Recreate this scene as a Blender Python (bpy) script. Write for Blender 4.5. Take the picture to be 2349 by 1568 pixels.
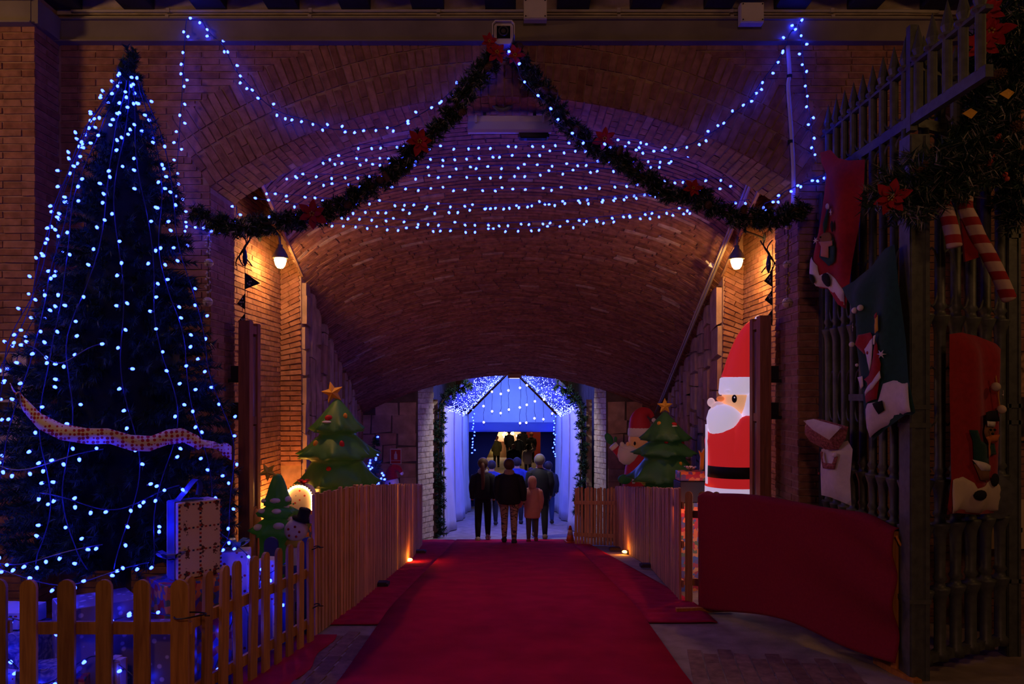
import bpy, bmesh, math, random
from mathutils import Vector, Matrix, noise
from mathutils.geometry import delaunay_2d_cdt
random.seed(7)
R = math.radians
PI = math.pi
for o in list(bpy.data.objects):
    bpy.data.objects.remove(o)
scene = bpy.context.scene
col = scene.collection

# ------------------------------------------------------------------ camera
F, CX, HZ, EYE = 1700.0, 1174.5, 905.0, 1.75      # focal length in px, centre column, horizon row, eye height
cam_d = bpy.data.cameras.new('camera')
cam = bpy.data.objects.new('camera', cam_d)
col.objects.link(cam)
cam.location = (0, 0, EYE)
cam.rotation_euler = (R(90), 0, 0)
cam_d.sensor_width = 36.0
cam_d.lens = F / 2349 * 36
cam_d.shift_y = (HZ - 784.0) / 2349
cam_d.clip_end = 200
scene.camera = cam

# ------------------------------------------------------------------ world, exposure
w = bpy.data.worlds.new('night')
scene.world = w
w.use_nodes = True
w.node_tree.nodes['Background'].inputs[0].default_value = (0.30, 0.20, 0.16, 1)
w.node_tree.nodes['Background'].inputs[1].default_value = 0.014
vs = scene.view_settings
vs.view_transform = 'Standard'
vs.look = 'None'
vs.exposure = 0.0
vs.gamma = 1.0
vs.use_curve_mapping = False
cy = scene.cycles
cy.use_denoising = True
cy.use_light_tree = True
cy.sample_clamp_indirect = 3.0
cy.sample_clamp_direct = 0.0
cy.max_bounces = 4
cy.diffuse_bounces = 2
cy.glossy_bounces = 2
cy.adaptive_threshold = 0.05
cy.caustics_reflective = False
cy.caustics_refractive = False

def lamp(name, loc, energy, color, radius=0.1, kind='POINT', rot=None, size=None):
    d = bpy.data.lights.new(name, kind)
    d.energy = energy
    d.color = color
    if kind == 'AREA':
        d.shape = 'RECTANGLE'
        d.size, d.size_y = size
    else:
        d.shadow_soft_size = radius
    o = bpy.data.objects.new(name, d)
    o.location = loc
    if rot:
        o.rotation_euler = rot
    col.objects.link(o)
    return o

# added warm fill lamps out of view, beside the pillars and behind the camera
lamp('warm_fill_light', (-5.6, 3.3, 4.3), 105, (1.0, 0.50, 0.18), 0.25)
lamp('warm_fill_light', (5.6, 3.2, 4.3), 44, (1.0, 0.48, 0.16), 0.25)
lamp('warm_fill_light', (0.4, -3.0, 4.75), 165, (1.0, 0.44, 0.29), 0.3)

# ------------------------------------------------------------------ pixel measurements to metres
def P(x, y, Y):
    return Vector(((x - CX) * Y / F, Y, EYE - (y - HZ) * Y / F))
FZ = [(-10, 0), (0, 0), (4.4, -.08), (5, -.13), (6.7, -.21), (7.2, -.26), (15.2, -1.22), (25.6, -2.16), (60, -2.2)]
def fz(Y):
    for (a, za), (b, zb) in zip(FZ, FZ[1:]):
        if Y <= b:
            return za + (zb - za) * (Y - a) / (b - a)
    return FZ[-1][1]
def gy(y):
    lo, hi = 2.0, 60.0
    for _ in range(50):
        m = (lo + hi) / 2
        if HZ + (EYE - fz(m)) * F / m > y:
            lo = m
        else:
            hi = m
    return lo
def G(x, y):
    Y = gy(y)
    return P(x, y, Y)

# ------------------------------------------------------------------ materials
MATS = {}
def nt(name):
    m = bpy.data.materials.new(name)
    m.use_nodes = True
    t = m.node_tree
    return m, t, t.nodes['Principled BSDF'], t.nodes, t.links
def mat(name, c, rough=0.7, metal=0.0, emit=None, es=1.0, var=0.0, vscale=8.0, bump=0.0, bscale=40.0, spec=0.3, sheen=0.0):
    if name in MATS:
        return MATS[name]
    m, t, b, N, L = nt(name)
    b.inputs['Base Color'].default_value = (*c, 1)
    b.inputs['Roughness'].default_value = rough
    b.inputs['Metallic'].default_value = metal
    b.inputs['Specular IOR Level'].default_value = spec
    if sheen:
        b.inputs['Sheen Weight'].default_value = sheen
    if emit:
        b.inputs['Emission Color'].default_value = (*emit, 1)
        b.inputs['Emission Strength'].default_value = es
    if var or bump:
        tc = N.new('ShaderNodeTexCoord')
    if var:
        n = N.new('ShaderNodeTexNoise')
        n.inputs['Scale'].default_value = vscale
        n.inputs['Detail'].default_value = 5
        L.new(tc.outputs['Object'], n.inputs['Vector'])
        r = N.new('ShaderNodeValToRGB')
        r.color_ramp.elements[0].position = 0.3
        r.color_ramp.elements[1].position = 0.7
        r.color_ramp.elements[0].color = (*[x * (1 - var) for x in c], 1)
        r.color_ramp.elements[1].color = (*[min(1, x * (1 + var)) for x in c], 1)
        L.new(n.outputs['Fac'], r.inputs['Fac'])
        L.new(r.outputs['Color'], b.inputs['Base Color'])
    if bump:
        n2 = N.new('ShaderNodeTexNoise')
        n2.inputs['Scale'].default_value = bscale
        n2.inputs['Detail'].default_value = 6
        L.new(tc.outputs['Object'], n2.inputs['Vector'])
        bp = N.new('ShaderNodeBump')
        bp.inputs['Strength'].default_value = bump
        bp.inputs['Distance'].default_value = 0.01
        L.new(n2.outputs['Fac'], bp.inputs['Height'])
        L.new(bp.outputs['Normal'], b.inputs['Normal'])
    MATS[name] = m
    return m

def ramp(N, stops, interp='CONSTANT'):
    r = N.new('ShaderNodeValToRGB')
    cr = r.color_ramp
    cr.interpolation = interp
    while len(cr.elements) < len(stops):
        cr.elements.new(0.5)
    for e, (p, c) in zip(cr.elements, stops):
        e.position = p
        e.color = (*c, 1)
    return r

def piece_mat(name, stops, rough=0.9, nscale=14.0, bump=0.5, bscale=55.0):
    """bricks, stones, boards: every piece takes its own tone"""
    m, t, b, N, L = nt(name)
    oi = N.new('ShaderNodeObjectInfo')
    ge = N.new('ShaderNodeNewGeometry')
    ad = N.new('ShaderNodeMath'); ad.operation = 'ADD'
    L.new(oi.outputs['Random'], ad.inputs[0]); L.new(ge.outputs['Random Per Island'], ad.inputs[1])
    fr = N.new('ShaderNodeMath'); fr.operation = 'FRACT'
    L.new(ad.outputs[0], fr.inputs[0])
    r = ramp(N, stops, 'LINEAR')
    L.new(fr.outputs[0], r.inputs['Fac'])
    n = N.new('ShaderNodeTexNoise')
    n.inputs['Scale'].default_value = nscale
    n.inputs['Detail'].default_value = 6
    L.new(ge.outputs['Position'], n.inputs['Vector'])
    mr = N.new('ShaderNodeMapRange')
    mr.inputs['From Min'].default_value = 0.3; mr.inputs['From Max'].default_value = 0.75
    mr.inputs['To Min'].default_value = 0.62; mr.inputs['To Max'].default_value = 1.25
    L.new(n.outputs['Fac'], mr.inputs['Value'])
    mx = N.new('ShaderNodeMix'); mx.data_type = 'RGBA'; mx.blend_type = 'MULTIPLY'
    mx.inputs['Factor'].default_value = 1.0
    L.new(r.outputs['Color'], mx.inputs[6]); L.new(mr.outputs['Result'], mx.inputs[7])
    L.new(mx.outputs[2], b.inputs['Base Color'])
    b.inputs['Roughness'].default_value = rough
    b.inputs['Specular IOR Level'].default_value = 0.25
    n2 = N.new('ShaderNodeTexNoise'); n2.inputs['Scale'].default_value = bscale; n2.inputs['Detail'].default_value = 5
    L.new(ge.outputs['Position'], n2.inputs['Vector'])
    bp = N.new('ShaderNodeBump'); bp.inputs['Strength'].default_value = bump; bp.inputs['Distance'].default_value = 0.008
    L.new(n2.outputs['Fac'], bp.inputs['Height']); L.new(bp.outputs['Normal'], b.inputs['Normal'])
    MATS[name] = m
    return m
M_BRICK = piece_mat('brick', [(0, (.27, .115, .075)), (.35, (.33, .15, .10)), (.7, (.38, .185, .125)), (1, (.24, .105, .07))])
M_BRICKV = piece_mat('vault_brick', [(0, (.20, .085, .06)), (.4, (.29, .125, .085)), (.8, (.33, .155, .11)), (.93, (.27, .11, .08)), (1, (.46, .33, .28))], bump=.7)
M_STONE = piece_mat('stone', [(0, (.36, .24, .19)), (.5, (.46, .32, .25)), (1, (.40, .22, .16))], nscale=5, bump=.8, bscale=20)
M_WHITEBRICK = piece_mat('white_painted_brick', [(0, (.62, .57, .48)), (.6, (.7, .65, .55)), (1, (.5, .45, .38))])
M_PAVER = piece_mat('paver', [(0, (.20, .11, .095)), (.5, (.25, .145, .125)), (1, (.30, .18, .155))])
def wood_mat(name, c1, c2, scale=1.0, rough=0.75):
    m, t, b, N, L = nt(name)
    oi = N.new('ShaderNodeObjectInfo')
    tc = N.new('ShaderNodeTexCoord')
    mp = N.new('ShaderNodeMapping')
    mp.inputs['Scale'].default_value = (26 * scale, 26 * scale, 2.2 * scale)
    L.new(tc.outputs['Object'], mp.inputs['Vector'])
    of = N.new('ShaderNodeVectorMath'); of.operation = 'SCALE'; of.inputs[0].default_value = (31, 17, 9)
    L.new(oi.outputs['Random'], of.inputs['Scale'])
    L.new(of.outputs['Vector'], mp.inputs['Location'])
    n = N.new('ShaderNodeTexNoise'); n.inputs['Scale'].default_value = 1.6; n.inputs['Detail'].default_value = 7
    n.inputs['Distortion'].default_value = 0.6
    L.new(mp.outputs['Vector'], n.inputs['Vector'])
    r = ramp(N, [(.3, c1), (.55, c2), (.75, tuple(x * 1.2 for x in c2))], 'LINEAR')
    L.new(n.outputs['Fac'], r.inputs['Fac'])
    mr = N.new('ShaderNodeMapRange'); mr.inputs['To Min'].default_value = .7; mr.inputs['To Max'].default_value = 1.2
    L.new(oi.outputs['Random'], mr.inputs['Value'])
    mx = N.new('ShaderNodeMix'); mx.data_type = 'RGBA'; mx.blend_type = 'MULTIPLY'; mx.inputs['Factor'].default_value = 1
    L.new(r.outputs['Color'], mx.inputs[6]); L.new(mr.outputs['Result'], mx.inputs[7])
    L.new(mx.outputs[2], b.inputs['Base Color'])
    b.inputs['Roughness'].default_value = rough
    bp = N.new('ShaderNodeBump'); bp.inputs['Strength'].default_value = .25; bp.inputs['Distance'].default_value = .004
    L.new(n.outputs['Fac'], bp.inputs['Height']); L.new(bp.outputs['Normal'], b.inputs['Normal'])
    MATS[name] = m
    return m
M_PICKET = wood_mat('picket_wood', (.34, .15, .03), (.52, .26, .06))
M_SLAT = wood_mat('slat_wood', (.42, .20, .10), (.60, .32, .17))
M_DOORWOOD = wood_mat('door_wood', (.17, .06, .03), (.27, .10, .045))
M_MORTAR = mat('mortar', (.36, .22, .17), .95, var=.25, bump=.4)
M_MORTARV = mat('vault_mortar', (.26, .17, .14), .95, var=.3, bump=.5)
M_BEAM = mat('painted_beam', (.20, .17, .15), .55, var=.2, vscale=3, bump=.1)
M_PIPE = mat('pipe_plastic', (.42, .38, .34), .5, var=.1)
M_BLACK = mat('black_plastic', (.012, .012, .014), .5)
M_WHITEP = mat('white_plastic', (.62, .58, .55), .45, var=.06)
M_PLASTER = mat('plaster', (.48, .40, .34), .9, var=.25, bump=.4)
M_JOIST = mat('joist', (.03, .028, .026), .6, var=.3)
M_WIRE = mat('light_wire', (.03, .04, .10), .4)
M_IRON = mat('painted_iron', (.095, .105, .092), .5, .15, var=.25, vscale=20, bump=.15, spec=.5)
M_BLUEIRON = M_IRON
M_RED = mat('red_felt', (.33, .010, .015), .95, var=.15, vscale=30, bump=.3, bscale=300, sheen=.2)
M_GREENF = mat('green_felt', (.012, .06, .045), .95, var=.15, vscale=30, bump=.3, bscale=300, sheen=.1)
M_WHITEF = mat('white_felt', (.74, .68, .66), .95, var=.06, vscale=30, bump=.3, bscale=300)
M_BLACKF = mat('black_felt', (.015, .014, .018), .95)
M_BROWNF = mat('brown_felt', (.25, .12, .05), .95)
M_YELLOWF = mat('yellow_felt', (.65, .36, .05), .9)
M_BURG = mat('burgundy_cloth', (.27, .012, .03), .95, var=.1, vscale=60, bump=.35, bscale=260)
M_NEEDLE = piece_mat('pine_needles', [(0, (.010, .032, .026)), (.5, (.018, .060, .045)), (1, (.032, .09, .06))], rough=.55, bump=0)
M_NEEDLEF = piece_mat('frosted_needles', [(0, (.008, .028, .016)), (.75, (.02, .055, .03)), (.86, (.25, .25, .22)), (1, (.4, .36, .32))], rough=.6, bump=0)
M_STEM = mat('twig', (.06, .035, .02), .9)
M_CONE = mat('pine_cone', (.13, .07, .035), .8, var=.3, vscale=60)
M_PETAL = mat('poinsettia_red', (.38, .005, .008), .7, var=.15, vscale=25, sheen=.2)
M_GOLD = mat('gold_ball', (.5, .33, .12), .35, .4, var=.2)
M_LED = mat('led_lens', (.5, .6, 1), .3, emit=(.014, .030, 1.0), es=29)
M_LEDT = mat('tree_led_lens', (.5, .6, 1), .3, emit=(.009, .021, 1.0), es=40)

# ------------------------------------------------------------------ object helpers
def tag(o, label=None, cat=None, group=None, kind=None):
    if label: o['label'] = label
    if cat: o['category'] = cat
    if group: o['group'] = group
    if kind: o['kind'] = kind
    return o
def thing(name, loc, label, cat, group=None):
    o = bpy.data.objects.new(name, None)
    o.empty_display_size = 0.1
    o.location = loc
    col.objects.link(o)
    return tag(o, label, cat, group)
def wloc(o):
    v = Vector((0, 0, 0))
    while o is not None:
        v += o.location
        o = o.parent
    return v
class MB:
    """collects shapes in world metres; build() links them as one mesh object"""
    def __init__(s):
        s.v, s.f, s.m = [], [], []
    def add(s, vs_, fs, mi=0):
        k = len(s.v)
        s.v += [Vector(p) for p in vs_]
        s.f += [tuple(i + k for i in f) for f in fs]
        s.m += [mi] * len(fs)
        return s
    def box(s, c, size, rz=0.0, rx=0.0, ry=0.0, mi=0):
        M = Matrix.Translation(c) @ Matrix.Rotation(rz, 4, 'Z') @ Matrix.Rotation(ry, 4, 'Y') @ Matrix.Rotation(rx, 4, 'X')
        a, b, d = (x / 2 for x in size)
        q = [M @ Vector((x, y, z)) for x in (-a, a) for y in (-b, b) for z in (-d, d)]
        return s.add(q, [(0, 1, 3, 2), (4, 6, 7, 5), (0, 4, 5, 1), (2, 3, 7, 6), (0, 2, 6, 4), (1, 5, 7, 3)], mi)
    def frame_box(s, o, u, v, n, us, vs_, ns, mi=0):
        q = [o + u * a + v * b + n * c for a in us for b in vs_ for c in ns]
        return s.add(q, [(0, 1, 3, 2), (4, 6, 7, 5), (0, 4, 5, 1), (2, 3, 7, 6), (0, 2, 6, 4), (1, 5, 7, 3)], mi)
    def tube(s, pts, r, n=6, mi=0, cap=True, closed=False):
        pts = [Vector(p) for p in pts]
        rr = r if isinstance(r, (list, tuple)) else [r] * len(pts)
        k = len(s.v)
        m = len(pts)
        prev = None
        for i, p in enumerate(pts):
            if closed:
                d = pts[(i + 1) % m] - pts[i - 1]
            else:
                d = pts[min(i + 1, m - 1)] - pts[max(i - 1, 0)]
            d = d.normalized() if d.length > 1e-9 else Vector((0, 0, 1))
            if prev is None:
                a = Vector((0, 0, 1)) if abs(d.z) < .9 else Vector((1, 0, 0))
            else:
                a = prev
            u = (a - d * a.dot(d))
            u = u.normalized() if u.length > 1e-6 else d.orthogonal().normalized()
            prev = u
            v = d.cross(u)
            for j in range(n):
                t = 2 * PI * j / n
                s.v.append(p + (u * math.cos(t) + v * math.sin(t)) * rr[i])
        rng = range(m) if closed else range(m - 1)
        for i in rng:
            for j in range(n):
                a, b = k + i * n + j, k + i * n + (j + 1) % n
                c, d2 = k + ((i + 1) % m) * n + (j + 1) % n, k + ((i + 1) % m) * n + j
                s.f.append((a, b, c, d2)); s.m.append(mi)
        if cap and not closed:
            s.f.append(tuple(k + j for j in reversed(range(n)))); s.m.append(mi)
            s.f.append(tuple(k + (m - 1) * n + j for j in range(n))); s.m.append(mi)
        return s
    def lathe(s, prof, c, n=16, mod=None, mi=0, axis=None, sx=1.0, sy=1.0):
        """prof: (radius, height) list; mod(theta, i) scales the radius"""
        k = len(s.v)
        c = Vector(c)
        q = axis.to_track_quat('Z', 'Y') if axis is not None else None
        for i, (r, z) in enumerate(prof):
            for j in range(n):
                t = 2 * PI * j / n
                rr = r * (mod(t, i) if mod else 1)
                p = Vector((rr * math.cos(t) * sx, rr * math.sin(t) * sy, z))
                s.v.append(c + (q @ p if q else p))
        for i in range(len(prof) - 1):
            for j in range(n):
                s.f.append((k + i * n + j, k + i * n + (j + 1) % n, k + (i + 1) * n + (j + 1) % n, k + (i + 1) * n + j)); s.m.append(mi)
        s.f.append(tuple(k + j for j in reversed(range(n)))); s.m.append(mi)
        s.f.append(tuple(k + (len(prof) - 1) * n + j for j in range(n))); s.m.append(mi)
        return s
    def ball(s, c, r, n=12, m=8, mi=0, q=None):
        r = Vector((r, r, r)) if not isinstance(r, (tuple, list, Vector)) else Vector(r)
        k = len(s.v)
        c = Vector(c)
        for i in range(m + 1):
            a = PI * i / m - PI / 2
            for j in range(n):
                t = 2 * PI * j / n
                p = Vector((r.x * math.cos(a) * math.cos(t), r.y * math.cos(a) * math.sin(t), r.z * math.sin(a)))
                s.v.append(c + (q @ p if q else p))
        for i in range(m):
            for j in range(n):
                s.f.append((k + i * n + j, k + i * n + (j + 1) % n, k + (i + 1) * n + (j + 1) % n, k + (i + 1) * n + j)); s.m.append(mi)
        return s
    def slab(s, outline, thick, mi=0):
        """outline: coplanar 3-D points, extruded by the vector thick"""
        n = len(outline)
        a = [Vector(p) for p in outline]
        b = [p + Vector(thick) for p in a]
        fs = [tuple(range(n)), tuple(range(2 * n - 1, n - 1, -1))] + [(i, i + n, (i + 1) % n + n, (i + 1) % n) for i in range(n)]
        return s.add(a + b, fs, mi)
    def grid(s, fn, nu, nv, mi=0):
        k = len(s.v)
        for i in range(nu + 1):
            for j in range(nv + 1):
                s.v.append(Vector(fn(i / nu, j / nv)))
        for i in range(nu):
            for j in range(nv):
                a = k + i * (nv + 1) + j
                s.f.append((a, a + nv + 1, a + nv + 2, a + 1)); s.m.append(mi)
        return s
    def mesh(s, name, mats, off=Vector((0, 0, 0)), smooth=False):
        me = bpy.data.meshes.new(name)
        me.from_pydata([p - off for p in s.v], [], s.f)
        for m in (mats if isinstance(mats, (list, tuple)) else [mats]):
            me.materials.append(m)
        if isinstance(mats, (list, tuple)):
            me.polygons.foreach_set('material_index', s.m)
        bm = bmesh.new(); bm.from_mesh(me)
        bmesh.ops.recalc_face_normals(bm, faces=bm.faces)
        bm.to_mesh(me); bm.free()
        if smooth:
            me.polygons.foreach_set('use_smooth', [True] * len(me.polygons))
        me.update()
        return me
    def build(s, name, mats, parent=None, smooth=False, base=None):
        if parent is None:
            if base is None:
                xs = [p.x for p in s.v]; ys = [p.y for p in s.v]; zs = [p.z for p in s.v]
                base = Vector(((min(xs) + max(xs)) / 2, (min(ys) + max(ys)) / 2, min(zs)))
            off = Vector(base)
        else:
            off = wloc(parent)
        me = s.mesh(name, mats, off, smooth)
        o = bpy.data.objects.new(name, me)
        col.objects.link(o)
        if parent is None:
            o.location = off
        else:
            o.parent = parent
        return o
def inst(me, name, parent, loc, rot=None, scale=None):
    """one more object on shared mesh data, loc in world metres"""
    o = bpy.data.objects.new(name, me)
    o.parent = parent
    o.location = Vector(loc) - (wloc(parent) if parent else Vector((0, 0, 0)))
    if rot is not None:
        o.rotation_mode = 'QUATERNION'
        o.rotation_quaternion = rot
    if scale is not None:
        o.scale = scale
    col.objects.link(o)
    return o
def quat(u, v, n):
    return Matrix((u, v, n)).transposed().to_quaternion()
def spline(pts, n=8):
    """Catmull-Rom through 3-D points"""
    pts = [Vector(p) for p in pts]
    out = []
    for i in range(len(pts) - 1):
        p0, p1, p2, p3 = pts[max(i - 1, 0)], pts[i], pts[i + 1], pts[min(i + 2, len(pts) - 1)]
        for k in range(n):
            t = k / n
            out.append(0.5 * ((2 * p1) + (p2 - p0) * t + (2 * p0 - 5 * p1 + 4 * p2 - p3) * t * t + (3 * p1 - p0 - 3 * p2 + p3) * t ** 3))
    out.append(pts[-1])
    return out
def resample(pts, step):
    out = [pts[0].copy()]
    acc = 0.0
    for a, b in zip(pts, pts[1:]):
        d = (b - a).length
        while acc + d >= step and d > 1e-9:
            t = (step - acc) / d
            a = a + (b - a) * t
            out.append(a.copy())
            d = (b - a).length
            acc = 0.0
        acc += d
    return out
def jit(a):
    return random.uniform(-a, a)
# ------------------------------------------------------------------ bricks
def piece_meshes(name, m, n=6, amp=0.06):
    out = []
    for _ in range(n):
        b = MB().box((0, 0, 0), (1, 1, 1))
        for p in b.v:
            p.x += jit(amp * .35); p.y += jit(amp); p.z += jit(amp * 1.3)
        out.append(b.mesh(name, m))
    return out
ME_BRICK = piece_meshes('brick', M_BRICK)
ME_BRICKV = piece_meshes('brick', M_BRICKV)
ME_STONE = piece_meshes('stone_block', M_STONE, 6, .09)
ME_WBRICK = piece_meshes('brick', M_WHITEBRICK)
ME_PAVER = piece_meshes('paver', M_PAVER, 4, .03)
def in_frame(p):
    if p.y < .5:
        return False
    x = CX + p.x * F / p.y; y = HZ - (p.z - EYE) * F / p.y
    return -60 < x < 2409 and -60 < y < 1628
def lay(parent, items, meshes, name='brick', limit=300):
    """items: (centre, u, v, n, size); the largest in view become objects, the rest one joined part"""
    items = sorted(items, key=lambda t: (not in_frame(t[0]), t[0].length))
    for c, u, v, n, sz in items[:limit]:
        inst(random.choice(meshes), name, parent, c, quat(u, v, n), sz)
    rest = items[limit:]
    if rest:
        mb = MB()
        for c, u, v, n, sz in rest:
            q = [c + u * (a * sz[0] / 2 * (1 + jit(.02))) + v * (b * sz[1] / 2 * (1 + jit(.1))) + n * (d * sz[2] / 2 * (1 + jit(.12))) for a in (-1, 1) for b in (-1, 1) for d in (-1, 1)]
            mb.add(q, [(0, 1, 3, 2), (4, 6, 7, 5), (0, 4, 5, 1), (2, 3, 7, 6), (0, 2, 6, 4), (1, 5, 7, 3)])
        o = mb.build(name + '_field', meshes[0].materials[0], parent)
        tag(o, kind='stuff')
def rows(o, u, v, n, V, spans, bw=.29, bh=.050, gap=.010, dep=.03, proud=.006):
    """running-bond courses on a plane; spans(height) gives the (from, to) stretches of that course"""
    out = []
    k = 0
    z = gap / 2
    while z + bh * .6 < V:
        h = min(bh, V - z)
        for a, b in spans(z + h / 2):
            x = a - (bw * random.choice((0, .5)) if False else (bw + gap) * (.5 if k % 2 else 0))
            while x < b:
                x0, x1 = max(x, a), min(x + bw, b)
                if x1 - x0 > .035:
                    c = o + u * ((x0 + x1) / 2) + v * (z + h / 2) + n * (-dep / 2 + proud + jit(.0035))
                    tw = jit(.012)
                    uu = (u + v * tw).normalized(); vv = (v - u * tw).normalized()
                    out.append((c, uu, vv, n, (x1 - x0, h * random.uniform(.93, 1.04), dep)))
                x += bw + gap
        z += bh + gap
        k += 1
    return out
def struct(name, mb, m, smooth=False, base=(0, 0, 0)):
    return tag(mb.build(name, m, None, smooth, base=Vector(base)), kind='structure')
X_, Y_, Z_ = Vector((1, 0, 0)), Vector((0, 1, 0)), Vector((0, 0, 1))

# ------------------------------------------------------------------ floor
M_FLOOR = mat('concrete', (.30, .235, .20), .9, var=.28, vscale=5, bump=.35, bscale=60)
mb = MB()
ys = [-4 + .5 * i for i in range(108)]
mb.grid(lambda a, b: (-7 + 14 * a, ys[round(b * (len(ys) - 1))], fz(ys[round(b * (len(ys) - 1))])), 6, len(ys) - 1)
floor = struct('floor', mb, M_FLOOR)
def on_floor(x, y, h=0.0):
    return Vector((x, y, fz(y) + h))
items = []
for (x0, x1, y0, y1, sk) in ((1.18, 2.25, 4.55, 5.55, .18), (-1.40, -1.13, 4.5, 5.9, .12)):
    j = 0
    x = x0
    while x < x1:
        y = y0 + (.11 if j % 2 else 0)
        while y < y1:
            u = Vector((1, -sk, 0)).normalized(); v = Vector((sk, 1, 0)).normalized()
            p = Vector((x + (y - y0) * sk * (1 if x0 > 0 else 0), y, fz(y) + .001))
            if x0 < 0 or (p.x < 2.6 and (p.x - 1.2) > (y - 4.9) * .25 and y < 5.5 - (p.x - 1.2) * .22):
                items.append((p, u, v, Z_, (.098, .20, .012)))
            y += .215
        x += .112
        j += 1
lay(floor, items, ME_PAVER, 'paver')

# ------------------------------------------------------------------ front wall with the arch
YF, YB = 6.30, 6.84
AX, AZ, AR, AW = -.065, 4.289, 4.447, 2.505
def arch_z(x, r=AR, top=AZ):
    d = min(abs(x - AX), r)
    return top - (r - math.sqrt(r * r - d * d))
XL, XR, WT, WB = AX - AW, AX + AW, 5.35, -.55
mb = MB()
mb.box(((-4.6 + XL) / 2, (YF + YB) / 2 + .004, (WT + WB) / 2), (XL + 4.6, YB - YF, WT - WB))
mb.box(((4.6 + XR) / 2, (YF + YB) / 2 + .004, (WT + WB) / 2), (4.6 - XR, YB - YF, WT - WB))
n = 40
for i in range(n):
    a, b = XL + (XR - XL) * i / n, XL + (XR - XL) * (i + 1) / n
    za, zb = arch_z(a), arch_z(b)
    q = [(a, YF + .004, za), (b, YF + .004, zb), (b, YF + .004, WT), (a, YF + .004, WT), (a, YB, za), (b, YB, zb), (b, YB, WT), (a, YB, WT)]
    mb.add(q, [(0, 1, 2, 3), (4, 7, 6, 5), (0, 4, 5, 1), (3, 2, 6, 7)])
wall_front = struct('wall_front', mb, M_MORTAR)
RING = .66
def ring_half(z):
    """half width of the outer edge of the brick ring at height z"""
    r = AR + RING
    d = AZ + RING - z
    return math.sqrt(max(0, r * r - (r - d) ** 2)) if d > 0 else 0
def front_spans(h):
    z = h + WB
    out = []
    if z < 3.517:
        out = [(-3.83, XL), (XR, 3.83)]
    else:
        rh = ring_half(z)
        ang = math.atan2(2.505, AR - (AZ - 3.517))
        lim = AW + (z - 3.517) * math.tan(ang)
        rh = min(rh, lim)
        if z < AZ + RING:
            out = [(-3.83, AX - rh), (AX + rh, 3.83)]
        else:
            out = [(-3.83, 3.83)]
    return out
items = rows(Vector((0, YF, WB)), X_, Z_, -Y_, 4.75 - WB, front_spans)
# radial bricks of the arch ring
th0 = math.asin(AW / AR)
cz = AZ - AR
for (r0, r1) in ((0, .285), (.297, .44), (.452, RING)):
    pit = .068
    k = int(2 * th0 * (AR + (r0 + r1) / 2) / pit)
    for i in range(k):
        t = -th0 + 2 * th0 * (i + .5) / k
        d = Vector((math.sin(t), 0, math.cos(t)))
        e = Vector((math.cos(t), 0, -math.sin(t)))
        rr0, rr1 = r0 + (.14 if (i % 2 and r0 == 0) else 0), r1
        for (q0, q1) in (((r0, r1),) if r0 else ((0, .135 + .13 * (i % 2)), (.147 + .13 * (i % 2), .285))):
            if q1 - q0 < .03:
                continue
            c = Vector((AX, YF, cz)) + d * (AR + (q0 + q1) / 2) - Y_ * (-.009 + jit(.003))
            if c.z + .1 > 4.72 and (AR + q0) * math.cos(t) + cz > 4.72:
                continue
            items.append((c, d, e, -Y_, (q1 - q0, (pit - .012) * random.uniform(.93, 1.04), .03)))
lay(wall_front, items, ME_BRICK)
# soffit of the arch and the two jambs
mb = MB()
for i in range(n):
    a, b = XL + (XR - XL) * i / n, XL + (XR - XL) * (i + 1) / n
    za, zb = arch_z(a), arch_z(b)
    mb.add([(a, YF + .01, za - .001), (b, YF + .01, zb - .001), (b, YB, zb - .001), (a, YB, za - .001), (a, YF + .01, za + .02), (b, YF + .01, zb + .02), (b, YB, zb + .02), (a, YB, za + .02)], [(0, 1, 2, 3), (4, 7, 6, 5), (0, 4, 5, 1), (2, 6, 7, 3)])
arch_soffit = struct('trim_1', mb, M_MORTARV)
items = []
k = int(2 * th0 * AR / .068)
for i in range(k):
    t = -th0 + 2 * th0 * (i + .5) / k
    d = Vector((math.sin(t), 0, math.cos(t)))
    e = Vector((math.cos(t), 0, -math.sin(t)))
    for (y0, y1) in ((YF, YF + .13 + .14 * (i % 2)), (YF + .142 + .14 * (i % 2), YB - (.13 if i % 2 else 0)), *(((YB - .12, YB),) if i % 2 else ())):
        if y1 - y0 < .03: continue
        c = Vector((AX, (y0 + y1) / 2, cz)) + d * (AR + .008 + jit(.003))
        items.append((c, Y_, e, -d, (y1 - y0, .056, .03)))
lay(arch_soffit, items, ME_BRICKV)  # vault brick darker than the face bricks: shade under the arch put into colour
for sx, xx, nm in ((1, XL, 'trim_2'), (-1, XR, 'trim_3')):
    mb = MB().box((xx - sx * .01, (YF + YB) / 2, (3.517 + WB) / 2), (.028, YB - YF - .01, 3.517 - WB))
    jb = struct(nm, mb, M_MORTAR)
    lay(jb, rows(Vector((xx + sx * .004, YF, WB)), Y_, Z_, X_ * sx, 3.50 - WB, lambda h: [(0.004, YB - YF)]), ME_BRICK)

# ------------------------------------------------------------------ pillars in front of the wall
for sx, nm in ((-1, 'wall_left'), (1, 'wall_right')):
    mb = MB().box((sx * 4.6, 6.144, 2.4), (1.49, .32, 5.9))
    pl = struct(nm, mb, M_MORTAR)
    it = rows(Vector((3.85 if sx > 0 else -5.3, 5.98, WB)), X_, Z_, -Y_, 4.75 - WB, lambda h: [(0, 1.45)])
    it += rows(Vector((sx * 3.853, 5.985, WB)), Y_, Z_, X_ * -sx, 4.75 - WB, lambda h: [(0, .31)])
    lay(pl, it, ME_BRICK)

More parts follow.
